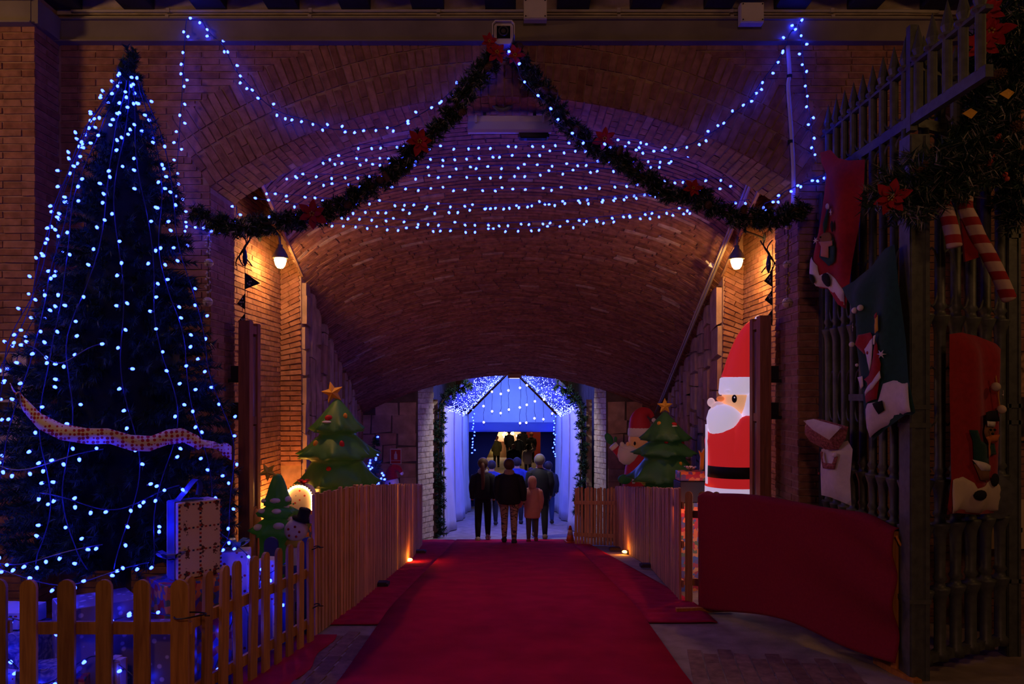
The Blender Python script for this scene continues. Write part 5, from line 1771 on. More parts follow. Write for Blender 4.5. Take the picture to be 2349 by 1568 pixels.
for (xo, yo) in ((-.131, -.0865), (.0, -.0865), (.131, -.0865)):
    for j in range(18):
        MB().box(top + Mz @ Vector((xo + .004, yo, .02 + j * .025)), (.012, .003, .012), .83).build('stripe', (M_AIR1, M_AIR2)[j % 2], root)
for zo in (.03, .17, .31, .455):
    for j in range(10):
        MB().box(top + Mz @ Vector((-.12 + j * .0265, -.0865, zo)), (.012, .003, .010), .83).build('stripe', (M_AIR1, M_AIR2)[j % 2], root)
gift(on_floor(-2.47, 4.40, .002), (.40, .34, .62), .70, BUB, 'gift in dark bubble-print paper with a peaked corner behind the low picket fence', tilt=.0)
gift(on_floor(-2.00, 4.28, .013), (.30, .16, .50), .05, BUB, 'slim gift in dark bubble-print paper in front of the puzzle-piece gift')
gift(on_floor(-3.02, 4.42, .002), (.42, .30, .46), -.1, BLU, 'blue foil gift under the flat letter-striped parcel')
r_ = gift(on_floor(-3.02, 4.42, .47), (.34, .24, .10), -.06, mat('pale_paper', (.58, .55, .62), .5, var=.1), 'flat pale parcel with striped edges on the blue foil gift')
for j in range(11):
    MB().box(on_floor(-3.02, 4.42, .55) + Vector((-.15 + .03 * j, -.118 + .002 * j * -.9, 0)), (.014, .006, .008), -.06).build('stripe', (M_AIR1, M_AIR2)[j % 2], r_)
gift(on_floor(-2.66, 4.20, .002), (.22, .17, .30), .3, BLU, 'crumpled blue foil gift right behind the low picket fence')
gift(on_floor(-2.40, 4.22, .332), (.10, .08, .0), .3, BLU, 'x') if False else None
gift(on_floor(-2.24, 4.16, .004), (.12, .09, .34), -.15, mat('tan_paper', (.50, .30, .14), .6, var=.1), 'small tan parcel squeezed between bubble-print gifts', M_RWHITE)
gift(on_floor(-2.47, 4.17, .004), (.15, .12, .24), .25, PUZ, 'small gift in puzzle-piece paper behind the low picket fence')
gift(on_floor(-2.88, 4.17, .002), (.18, .14, .26), -.3, DOT, 'small dotted gift in front of the blue foil gift')
# gifts along the fence run towards the tunnel
gift(on_floor(-1.99, 5.32, .004), (.20, .18, .78), .2, DOT, 'tall dotted gift with a teal bow behind the picket fence run', None, (.11, M_RTEAL))
gift(on_floor(-1.82, 5.55, .004), (.14, .14, .68), -.2, DOT, 'slim dotted gift standing beside the gift with the teal bow')
gift(on_floor(-2.24, 5.5, .004), (.18, .16, .66), .5, DOT, 'dotted gift tucked behind the tall letter-printed gift', None, (.08, M_RTEAL))
gift(on_floor(-1.97, 5.02, .004), (.17, .16, .40), .1, BLU, 'blue foil gift low behind the picket fence run')
gift(on_floor(-1.80, 5.28, .004), (.12, .12, .34), .4, mat('pink_paper', (.50, .10, .14), .5), 'small pink gift behind the picket fence run')
gift(on_floor(-1.74, 5.70, .004), (.12, .12, .40), .1, mat('pink_paper2', (.46, .08, .16), .5), 'small rose gift next to the blue boards', M_RBLUE)
# glowing gift with a light string round its edges
c = on_floor((692 - CX) * 7.6 / F, 7.6, .006)
zt = EYE - (1168 - HZ) * 7.6 / F
gift(c, (.22, .2, zt - c.z - .006), .1, PUZ, 'puzzle-paper gift carrying the glowing gift')
c2 = Vector((c.x, c.y, zt))
M_WARM = mat('warm_led', (1, .8, .5), .4, emit=(1.0, .42, .09), es=20)
ME_WARM = led_mesh('bulb', M_WARM, .012)
root = thing('gift_box', c2, 'glowing arched gift edged with warm lights and topped by a red bow', 'gift')
arch_ = [(-.125, 0), (.125, 0), (.125, .15)] + [(.125 * math.cos(t), .15 + .11 * math.sin(t)) for t in [PI * k / 10 for k in range(1, 10)]] + [(-.125, .15)]
MB().slab([c2 + Vector((x, -.09, z + .002)) for x, z in arch_], (0, .18, 0)).build('wrapped_box', DOT, root)
bow(root, c2 + Vector((.02, 0, .262)), .07, M_RRED)
for k in range(15):
    t = PI * k / 14
    inst(ME_WARM, 'bulb', root, c2 + Vector((.13 * math.cos(t), -.10, .14 + .12 * math.sin(t))))
for k in range(4):
    inst(ME_WARM, 'bulb', root, c2 + Vector((.134, -.10, .03 + .03 * k)))
lamp('gift_glow_light', c2 + Vector((-.02, -.16, .17)), .10, (1.0, .42, .10), .04)
# lantern glow on the wall behind the small inflatable tree
c = P(643, 1165, 8.5)
root = thing('lantern', on_floor(c.x, c.y, .004), 'glowing orange lantern behind the small inflatable tree', 'lantern')
b0 = on_floor(c.x, c.y, .004)
MB().lathe([(.05, 0), (.05, .02), (.012, .03), (.012, c.z - b0.z - .09), (.05, c.z - b0.z - .08)], b0, 12).build('stand', M_IRON, root)
MB().lathe([(.03, -.07), (.055, -.03), (.055, .04), (.03, .07)], c, 14).build('glass', mat('lantern_glass', (1, .6, .2), .4, emit=(1, .34, .06), es=260), root, True)
# yellow-lit fabric and orange shapes beside it
MB_ = MB().lathe([(.01, 0), (.05, .05), (.06, .14), (.02, .24)], on_floor((585 - CX) * 6.9 / F, 6.9, 1.0 - fz(6.9) - .55), 10)
tag(MB_.build('paper_flame', mat('orange_paper', (.7, .3, .06), .7), None, True), 'orange paper flame ornament by the wooden door leaf', 'ornament')
# blue boards
fence('picket_fence', 'short dark blue picket fence between the gifts and the small inflatable tree', on_floor(-1.955, 6.02), on_floor(-1.66, 6.02), 2, .115, .76, .03, mat('blue_boards', (.055, .07, .20), .6, var=.15), (.2, .5), group=None)
# plush snowman
c = on_floor((692 - CX) * 6.35 / F - .02, 6.36, .004)
zc = EYE - (1216 - HZ) * 6.35 / F
root = thing('plush_snowman', c, 'plush snowman with a round spotted head beside the small inflatable tree', 'plush')
MB().lathe([(.09, 0), (.13, .08), (.14, .25), (.11, zc - c.z - .16), (.06, zc - c.z - .10)], c, 20).build('body', M_WHITEF, root, True)
MB().ball(Vector((c.x - .03, c.y, zc)), (.10, .09, .10), 18, 12).build('head', M_WHITEF, root, True)
MB().lathe([(.085, 0), (.085, .02), (.05, .02), (.05, .10), (.045, .105)], Vector((c.x + .02, c.y, zc + .085)), 14, axis=Vector((.3, 0, 1))).build('hat', M_BLACKF, root, True)
MB().lathe([(.10, -.02), (.115, 0), (.10, .03)], Vector((c.x - .01, c.y, zc - .11)), 16).build('scarf', mat('scarf_yellow', (.55, .45, .04), .8), root, True)
for k in range(5):
    MB().ball(Vector((c.x - .03 + .05 * math.cos(k * 1.3), c.y - .083, zc + .045 * math.sin(k * 1.3))), .011, 8, 5).build('spot', M_RED, root, True)
# fairy lights among the gifts on the ground
for i, pts in enumerate(([(-3.2, 4.10, .12), (-2.9, 4.15, .30), (-2.6, 4.10, .15), (-2.3, 4.12, .30), (-2.0, 4.12, .10)], [(-3.2, 4.3, .52), (-2.8, 4.15, .50), (-2.55, 4.22, .40), (-2.2, 4.30, .48), (-2.1, 4.12, .55), (-1.86, 4.3, .45)], [(-1.80, 4.5, .10), (-1.74, 4.75, .40), (-1.72, 4.95, .22), (-1.73, 5.15, .55), (-1.70, 5.35, .30), (-1.68, 5.6, .15)], [(-1.95, 4.9, .85), (-1.87, 5.05, .72), (-1.83, 5.2, .60), (-1.80, 5.4, .44), (-1.66, 5.55, .52)])):
    light_string(spline([Vector(p) for p in pts], 8), .11, ('fairy lights lying low among the gifts behind the front pickets', 'fairy lights draped over the bubble-print gifts', 'fairy lights lying on the floor along the picket fence run', 'fairy lights slung over the dotted gifts')[i], None, ME_LEDT, .02)
# right side: gifts by the tall Santa
c = on_floor(1.95, 8.02, .006)
gift(c, (.34, .22, .95), .15, PUZ, 'stacked puzzle-paper gift glowing red by the short picket fence')
gift(Vector((c.x - .02, c.y, c.z + .956)), (.30, .24, .22), .1, mat('black_paper', (.02, .02, .03), .4), 'black gift on the stacked puzzle-paper gift')
gift(Vector((c.x - .02, c.y, c.z + 1.18)), (.28, .2, .10), .05, PUZ, 'flat puzzle-paper gift with a pale bow next to the Santa belt', None, (.07, M_RWHITE))
p = Vector((2.04, 7.97, 1.053))
tag(MB().slab([p + Vector((x, 0, z)) for x, z in ((-.03, .10), (0, .07), (.03, .12), (.02, -.10), (-.02, -.12), (-.01, .03))], (0, .03, 0)).build('ribbon_tail', mat('yellow_ribbon', (.7, .36, .02), .5)), 'yellow ribbon tail standing beside the tall Santa', 'ribbon')
lamp('gift_red_light', (1.80, 7.6, .55), 2.2, (1.0, .16, .03), .05)
# ------------------------------------------------------------------ floor spots under the fences
for (x, y, sx, lb) in ((935, 1290, -1, 'glowing orange floor spot under the left slatted fence'), (1437, 1271, 1, 'glowing orange floor spot under the right slatted fence')):
    p = G(x, y)
    c = Vector((p.x, p.y - .05, fz(p.y - .05) + .02))
    root = thing('floor_spot', c, lb, 'lamp')
    MB().lathe([(.055, 0), (.06, .02), (.05, .05), (.02, .055)], c + Vector((sx * .03, 0, 0)), 14).build('housing', M_BLACK, root)
    MB().ball(c + Vector((-sx * .035, -.01, .03)), (.045, .05, .022), 12, 8).build('lens', mat('floor_spot_lens', (1, .5, .1), .4, emit=(1, .30, .03), es=30), root, True)
    lamp('floor_spot_light', c + Vector((-sx * .10, -.04, .10)), 2.2, (1.0, .30, .04), .04)
# ------------------------------------------------------------------ small lit tree and snowman at the far left
c = on_floor((862 - CX) * 12.6 / F, 12.6, .005)
root = thing('christmas_tree', c, 'small Christmas tree full of blue lights behind the slatted fence', 'tree')
zt = EYE - (994 - HZ) * 12.6 / F
hh = zt - c.z
MB().lathe([(.03, 0), (.03, .2)], c, 8).build('trunk', M_STEM, root)
mb = MB()
for i in range(150):
    k = random.random() ** .8
    z = c.z + .15 + (hh - .18) * k
    r = .27 * (1 - k) + .04
    t = random.uniform(0, 2 * PI)
    e = Vector((math.cos(t), math.sin(t), -.1))
    tuft(mb, Vector((c.x, c.y, z)), e, r, 40, .05, .005)
needle_mesh(mb, 'needles', M_NEEDLE, root)
ME_LEDS = led_mesh('bulb', M_LED, .018)
for i in range(85):
    k = 1 - math.sqrt(random.random())
    z = c.z + .3 + (hh - .32) * k
    r = (.27 * (1 - k) + .04) * 1.05
    t = random.uniform(PI, 2 * PI)
    inst(ME_LEDS, 'bulb', root, Vector((c.x + r * math.cos(t), c.y + r * math.sin(t), z)), Vector((math.cos(t), math.sin(t), .2)).to_track_quat('Z', 'Y'))
c = on_floor((899 - CX) * 13.4 / F, 13.4, .005)
s_ = 13.4 / F
zz = lambda y: EYE - (y - HZ) * s_
root = thing('plush_snowman', c, 'snowman figure with a drooping red hat by the fire extinguisher sign', 'figure')
MB().lathe([(.10, c.z), (.17, c.z + .2), (.18, zz(1170)), (.12, zz(1122)), (.05, zz(1118))], (c.x, c.y, 0), 20).build('body', M_WHITEF, root, True)
MB().ball((c.x, c.y, zz(1108)), (.13, .13, .14), 18, 12).build('head', M_WHITEF, root, True)
pts = [Vector((c.x, c.y, zz(1098))), Vector((c.x - .01, c.y, zz(1085))), Vector((c.x + .03, c.y, zz(1074))), Vector((c.x + .12, c.y, zz(1074))), Vector((c.x + .17, c.y, zz(1083)))]
MB().tube(spline(pts, 4), [.13 - .006 * i for i in range(17)], 14).build('hat', M_RED, root, True)
MB().ball((c.x + .18, c.y, zz(1085)), .035, 10, 8).build('pompom', M_WHITEF, root, True)
MB().ball((c.x - .02, c.y - .13, zz(1106)), .018, 8, 6).build('eye', M_BLACKF, root, True)
# ------------------------------------------------------------------ signs and poster boards
c = P(908, 1046, 14.73)
root = thing('fire_sign', c - Z_ * .15, 'red fire extinguisher sign with a white border on the end wall', 'sign')
MB().box(c, (.225, .012, .305)).build('sign_plate', mat('sign_white', (.6, .5, .48), .6), root)
MB().box(c + Vector((0, -.008, .025)), (.19, .006, .21)).build('pictogram_field', mat('sign_red', (.42, .02, .02), .6), root)
MB().box(c + Vector((0, -.008, -.115)), (.19, .006, .05)).build('text_field', mat('sign_red', (.42, .02, .02), .6), root)
MB().slab([c + Vector((x, -.012, z)) for x, z in ((-.03, -.06), (.03, -.06), (.03, .04), (.012, .065), (.012, .10), (-.012, .10), (-.012, .065), (-.03, .04))], (0, -.003, 0)).build('extinguisher_mark', mat('sign_white', (.6, .5, .48), .6), root)
mb = MB()
for j in range(7):
    mb.box(c + Vector((-.066 + .022 * j, -.0125, -.115)), (.012, .002, .018))
def poster_board(x0, x1, y0, y1, label, m_bg, photos, Y=5.945):
    a, b = P(x0, y0, Y), P(x1, y1, Y)
    root = thing('poster_board', Vector(((a.x + b.x) / 2, Y, b.z)), label, 'poster board')
    MB().box(((a.x + b.x) / 2, Y, (a.z + b.z) / 2), (abs(b.x - a.x), .02, abs(a.z - b.z))).build('board', m_bg, root)
    MB().box(((a.x + b.x) / 2, Y - .006, a.z + .03), (abs(b.x - a.x) + .04, .04, .06)).build('frame_top', M_DOORWOOD, root)
    for (p0, q0, p1, q1, mm) in photos:
        u, v = P(p0, q0, Y), P(p1, q1, Y)
        MB().box(((u.x + v.x) / 2, Y - .013, (u.z + v.z) / 2), (abs(v.x - u.x), .006, abs(u.z - v.z))).build('photo', mm, root)
PH = [mat('photo_%d' % k, c_, .4, var=.8, vscale=16) for k, c_ in enumerate(((.04, .03, .035), (.30, .16, .08), (.05, .035, .03), (.35, .2, .1)))]
poster_board(-130, 62, 806, 1062, 'white poster board with dark photos on the brick pillar behind the Christmas tree', mat('poster_white', (.55, .46, .44), .6, var=.08), [(-120, 812, 30, 840, PH[1]), (-60, 862, 42, 915, PH[0]), (-60, 922, 30, 975, PH[2]), (-60, 990, 55, 1050, mat('poster_text', (.42, .33, .33), .6, var=.2, vscale=90))])
poster_board(2322, 2480, 805, 1010, 'framed sepia picture on the brick pillar behind the iron fence panel', PH[1], [(2327, 815, 2470, 900, PH[3]), (2327, 910, 2470, 1000, PH[2])], 5.93)
root = thing('notice_board', P(2400, 1258, 5.93), 'pale notice sheet low on the brick pillar behind the iron fence panel', 'notice')
a, b = P(2250, 1145, 5.93), P(2480, 1258, 5.93)
MB().box(((a.x + b.x) / 2, 5.93, (a.z + b.z) / 2), (b.x - a.x, .015, a.z - b.z)).build('sheet', mat('notice_cream', (.55, .40, .24), .6, var=.1), root)
u = P(2338, 1215, 5.918)
MB().box(u, (.05, .004, .035)).build('dark_label', M_BLACK, root)
# ------------------------------------------------------------------ traffic cone
c = G(1308, 1246); c.z = fz(c.y) + .03
root = thing('traffic_cone', c, 'orange traffic cone with a white band beside the picket fence', 'traffic cone')
M_OR = mat('cone_orange', (.62, .11, .03), .6)
MB().box(c + Z_ * .012, (.20, .20, .024), .2).build('base', M_OR, root)
MB().lathe([(.078, .024), (.056, .14)], c, 18).build('cone_lower', M_OR, root, True)
MB().lathe([(.057, .14), (.038, .235)], c, 18).build('band', mat('cone_band', (.72, .42, .28), .5), root, True)
MB().lathe([(.038, .235), (.022, .31), (.015, .315)], c, 18).build('cone_tip', M_OR, root, True)
# ------------------------------------------------------------------ tent in the passage
M_TENT = mat('tent_white', (.62, .60, .66), .8, var=.06, vscale=3)
M_TENTB = mat('tent_blue', (.52, .62, .92), .8, var=.06, vscale=3)
M_TENTR = mat('tent_roof_blue', (.10, .11, .26), .8, var=.06, vscale=3)
T0, T1, T2 = 15.75, 21.7, 24.6
def eave(Y): return 1.52 + (1.07 - 1.52) * (Y - T0) / (T2 - T0)
def ridge(Y): return 2.95 + (2.55 - 2.95) * (Y - T0) / (T2 - T0)
TW = 1.47
root = thing('party_tent', (0, 20, fz(20)), 'white party tent lit blue inside, filling the passage beyond the tunnel', 'tent')
for sx in (-1, 1):
    mb = MB().grid(lambda a, b: (sx * (TW + .035 * math.sin(a * 60) * (1 - b) + .05 * math.sin(a * 17 + 1) * (1 - b) - (.10 * (1 - b) ** 2 * math.sin(a * 9) ** 2)), T0 + (T2 - T0) * a, (fz(T0 + (T2 - T0) * a) + .02) * (1 - b) + eave(T0 + (T2 - T0) * a) * b), 110, 12)
    o = mb.build('side_wall', M_TENT, root, True)
    so = o.modifiers.new('thickness', 'SOLIDIFY'); so.thickness = .004
    mb = MB().grid(lambda a, b: (sx * (TW + .06) * (1 - b), T0 - .1 + (T2 - T0 + .1) * a, eave(T0 + (T2 - T0) * a) * (1 - b) + ridge(T0 + (T2 - T0) * a) * b + .05), 10, 6)
    o = mb.build('roof_slope', M_TENTR, root, True)
    so = o.modifiers.new('thickness', 'SOLIDIFY'); so.thickness = .004
    for Y in (T0, 18.7, T1, T2 - .05):
        MB().tube([(sx * (TW - .02), Y, fz(Y) + .01), (sx * (TW - .02), Y, eave(Y))], .02, 8).build('pole', M_PIPE, root, True)
    MB().tube([(sx * (TW - .02), T0, eave(T0)), (sx * (TW - .02), T2, eave(T2))], .018, 8).build('eave_bar', M_PIPE, root, True)
hb = EYE - (990 - HZ) * T2 / F
hm = EYE - (968 - HZ) * T2 / F
mb = MB().slab([Vector((x, T2, z)) for x, z in ((-TW, hm - .1), (TW, hm - .1), (TW, eave(T2)), (0, ridge(T2)), (-TW, eave(T2)))], (0, .01, 0))
mb.build('gable', M_TENTB, root)
mb = MB().grid(lambda a, b: (-TW + 2 * TW * a, T2 - .04 + .02 * math.sin(a * 14 + b * 3), hb + (hm - hb) * b), 40, 4)
o = mb.build('valance', mat('tent_blue2', (.10, .13, .42), .8), root, True)
so = o.modifiers.new('thickness', 'SOLIDIFY'); so.thickness = .004
for sx in (-1, 1):
    MB().box((sx * 1.62, T0 - .12, .2), (.12, .08, 2.9)).build('door_frame', mat('pale_timber', (.40, .33, .27), .8, var=.2), root)
# net of lights under the roof: too many to count
M_LEDR = mat('roof_led', (.7, .7, 1), .3, emit=(.022, .030, 1.0), es=60)
mb = MB()
for sx in (-1, 1):
    for i in range(850):
        Y = random.uniform(T0 + .05, T1)
        k = random.random()
        if random.random() < .25:
            Y = T1 - abs(random.gauss(0, .12))
        if random.random() < .12:
            k = abs(random.gauss(0, .05))
        p = Vector((sx * (TW - .05) * (1 - k), Y, eave(Y) * (1 - k) + ridge(Y) * k - .02 - random.uniform(0, .10)))
        r = random.uniform(.006, .012)
        v = len(mb.v)
        mb.v += [p + Vector(q) * r for q in ((1, 0, 0), (-1, 0, 0), (0, 1, 0), (0, -1, 0), (0, 0, 1), (0, 0, -1))]
        for f in ((0, 2, 4), (2, 1, 4), (1, 3, 4), (3, 0, 4), (2, 0, 5), (1, 2, 5), (3, 1, 5), (0, 3, 5)):
            mb.f.append(tuple(v + q for q in f)); mb.m.append(0)
o = mb.build('light_net', M_LEDR)
tag(o, 'dense net of blue-white lights under both slopes of the tent roof', 'light net', kind='stuff')
mb = MB()
for sx in (-1, 1):
    for j in range(16):
        k = (j + .5) / 16
        mb.tube([Vector((sx * (TW - .05) * (1 - k), Y, eave(Y) * (1 - k) + ridge(Y) * k - .02)) for Y in (T0, T1)], .004, 3)
tag(mb.build('net_wires', M_WIRE, None), 'thin wires carrying the net of lights under the tent roof', 'wires', kind='stuff')
for sx in (-1, 1):   # the light the net gives
    lamp('tent_fill_light', (sx * .75, 18.7, 1.78), 150, (.13, .15, 1.0), kind='AREA', rot=(R(2), sx * R(-42), 0), size=(1.5, 5.6))
lamp('tent_fill_light', (0, 22.9, 1.55), 95, (.18, .32, 1.0), .3)  # added blue fill beyond the net, brightens the gable
# hanging strings with warm-white globes
M_GLOBE = mat('globe_warm', (1, .85, .7), .4, emit=(1.0, .72, .62), es=6)
me_g = MB().ball((0, 0, 0), .032, 10, 8).mesh('globe', M_GLOBE, smooth=True)
DROPS = [(1110, 905, (931, 968)), (1129, 872, (898, 943)), (1149, 870, (903, 947)), (1167, 868, (895, 939)), (1193, 868, (889, 934, 970)), (1208, 868, (883, 928, 969)), (1227, 870, (920, 959)), (1247, 875, (916, 961)), (1266, 900, (948,))]
for gi, (x, y0, ys_) in enumerate(DROPS):
    Y = 22.6
    r_ = thing('globe_string', P(x, max(ys_) + 6, Y), ORD[gi] + ' wire with warm-white globes before the tent gable, counted from the ponytail side', 'string lights', 'globe strings in the tent')
    pts = [P(x + jit(1.5), y0 + (max(ys_) + 8 - y0) * k / 8, Y) for k in range(9)]
    MB().tube(pts, .006, 4).build('wire', M_BLACK, r_)
    for yy in ys_:
        inst(me_g, 'globe', r_, P(x + jit(1), yy, Y - .02))
# lights down the posts at the back of the tent
for (x, y0, y1, lb) in ((1086, 940, 1042, 'line of blue-white lights down the post on the long-haired girl side of the tent'), (1271, 955, 1052, 'line of blue-white lights down the post on the tall man side of the tent')):
    light_string([P(x, y0 + (y1 - y0) * k / 10, 24.2) for k in range(11)], .10, lb, None, led_mesh('bulb', M_LED, .022), .03)
# garlands round the tent mouth
def tg(pts, rad, lb, par=None):
    return garland('pine_garland', [P(x, y, 15.55) for x, y in pts], rad, lb, M_NEEDLE, dens=70, nn=26, nl=.075, wd=.009, parent=par)
g1 = tg([(1080, 878), (1040, 900), (1012, 925), (1008, 980), (1006, 1050), (1008, 1130), (1010, 1200), (1014, 1228)], .17, 'pine garland framing the tent mouth beside the long-haired girl')
g2 = tg([(1278, 880), (1310, 905), (1332, 935), (1335, 1000), (1334, 1060), (1330, 1120), (1328, 1180)], .17, 'pine garland framing the tent mouth above the traffic cone')
# dark curtains behind
M_NAVY = mat('navy_curtain', (.012, .012, .035), .9)
for pts, lb in (([(1060, 985), (1146, 985), (1140, 1000), (1112, 1060), (1098, 1100), (1092, 1160), (1060, 1165)], 'dark navy curtain tied back at the far end of the tent behind the girl'), ([(1240, 985), (1300, 985), (1300, 1160), (1262, 1155), (1240, 1150)], 'dark navy curtain hanging straight at the far end of the tent behind the tall man')):
    Y = 25.4
    q = [P(x, y, Y) for x, y in pts]
    for p in q:
        p.z = max(p.z, fz(Y) + .01)
    tag(MB().slab(q, (0, .06, 0)).build('curtain', M_NAVY), lb, 'curtain')
# warm hall lights beyond, market stall with coloured lights
c = on_floor((1152 - CX) * 47 / F, 47, .0)
root = thing('market_stall', c, 'market stall covered in bright coloured lights in the hall beyond the tent', 'stall')
MB().box(c + Z_ * .5, (2.6, .8, 1.0)).build('counter', mat('stall_wood', (.35, .16, .07), .8), root)
for a in (-1.2, 1.2):
    MB().box(c + Vector((a, .3, 1.3)), (.1, .1, 2.6)).build('post', mat('stall_wood', (.35, .16, .07), .8), root)
MB().box(c + Vector((0, 0, 2.55)), (2.9, 1.2, .12), rx=.2).build('awning', mat('stall_red', (.45, .05, .04), .8), root)
MB().box(c + Vector((0, .42, 1.7)), (2.6, .05, 1.5)).build('back_board', mat('stall_back', (.45, .35, .25), .8), root)
LC = [mat('stall_light_%d' % i, (1, 1, 1), .4, emit=c_, es=14) for i, c_ in enumerate(((1, .75, .45), (1, .3, .25), (.35, 1, .45), (1, .8, .7)))]
MC = [MB().ball((0, 0, 0), .06, 6, 4).mesh('lamp', m_) for m_ in LC]
for i in range(110):
    inst(random.choice(MC), 'lamp', root, c + Vector((random.uniform(-1.1, 1.2), random.uniform(-.5, .2), random.uniform(1.25, 2.5))))
for i in range(6):
    inst(MC[i % 4], 'lamp', root, c + Vector((-.45 + jit(.15), -.6, random.uniform(.3, 1.1))))
MB_ = MB().box(on_floor((1225 - CX) * 46 / F, 46.5, 1.4), (.9, .1, 2.8))
tag(MB_.build('red_booth', mat('stall_red', (.45, .05, .04), .8)), 'red booth wall standing beside the bright market stall', 'booth')
lamp('hall_light', (-.8, 36, .95), 130, (1.0, .68, .40), .3)
lamp('hall_light', (1.2, 43, 1.1), 90, (1.0, .66, .40), .3)
# lamp box at the crown of the vault end, shining into the passage
c = P(1180, 862, 14.70)
root = thing('passage_lamp', c - Z_ * .05, 'small lamp box at the crown of the vault end above the tent mouth', 'lamp')
MB().box(c, (.26, .10, .085)).build('housing', mat('lamp_box_brown', (.22, .13, .09), .7, var=.1), root)
MB().box(c + Vector((0, .052, -.02)), (.20, .006, .05)).build('lens', mat('passage_lens', (1, .9, .8), .4, emit=(1, .84, .74), es=6), root)
lt = lamp('passage_lamp_light', c + Vector((0, .09, -.04)), 105, (1.0, .82, .74), .05, 'SPOT', rot=(R(58), 0, 0))
lt.data.spot_size = R(150); lt.data.spot_blend = .4

# ------------------------------------------------------------------ people
def skinned(joints, bones, sub=1):
    """joints: name -> (position, radius); returns a smooth continuous mesh"""
    names = list(joints)
    idx = {k: i for i, k in enumerate(names)}
    me = bpy.data.meshes.new('body')
    me.from_pydata([joints[k][0] for k in names], [(idx[a], idx[b]) for a, b in bones], [])
    ob = bpy.data.objects.new('body_tmp', me)
    col.objects.link(ob)
    md = ob.modifiers.new('skin', 'SKIN')
    md.use_smooth_shade = True
    lay_ = me.skin_vertices[0].data
    for i, k in enumerate(names):
        r = joints[k][1]
        lay_[i].radius = r if isinstance(r, tuple) else (r, r)
        lay_[i].use_root = (k == 'pelvis')
    sd = ob.modifiers.new('sub', 'SUBSURF'); sd.levels = sub; sd.render_levels = sub
    dg = bpy.context.evaluated_depsgraph_get()
    out = bpy.data.meshes.new_from_object(ob.evaluated_get(dg))
    bpy.data.objects.remove(ob)
    bpy.data.meshes.remove(me)
    return out
SKIN = mat('skin', (.52, .30, .22), .6)
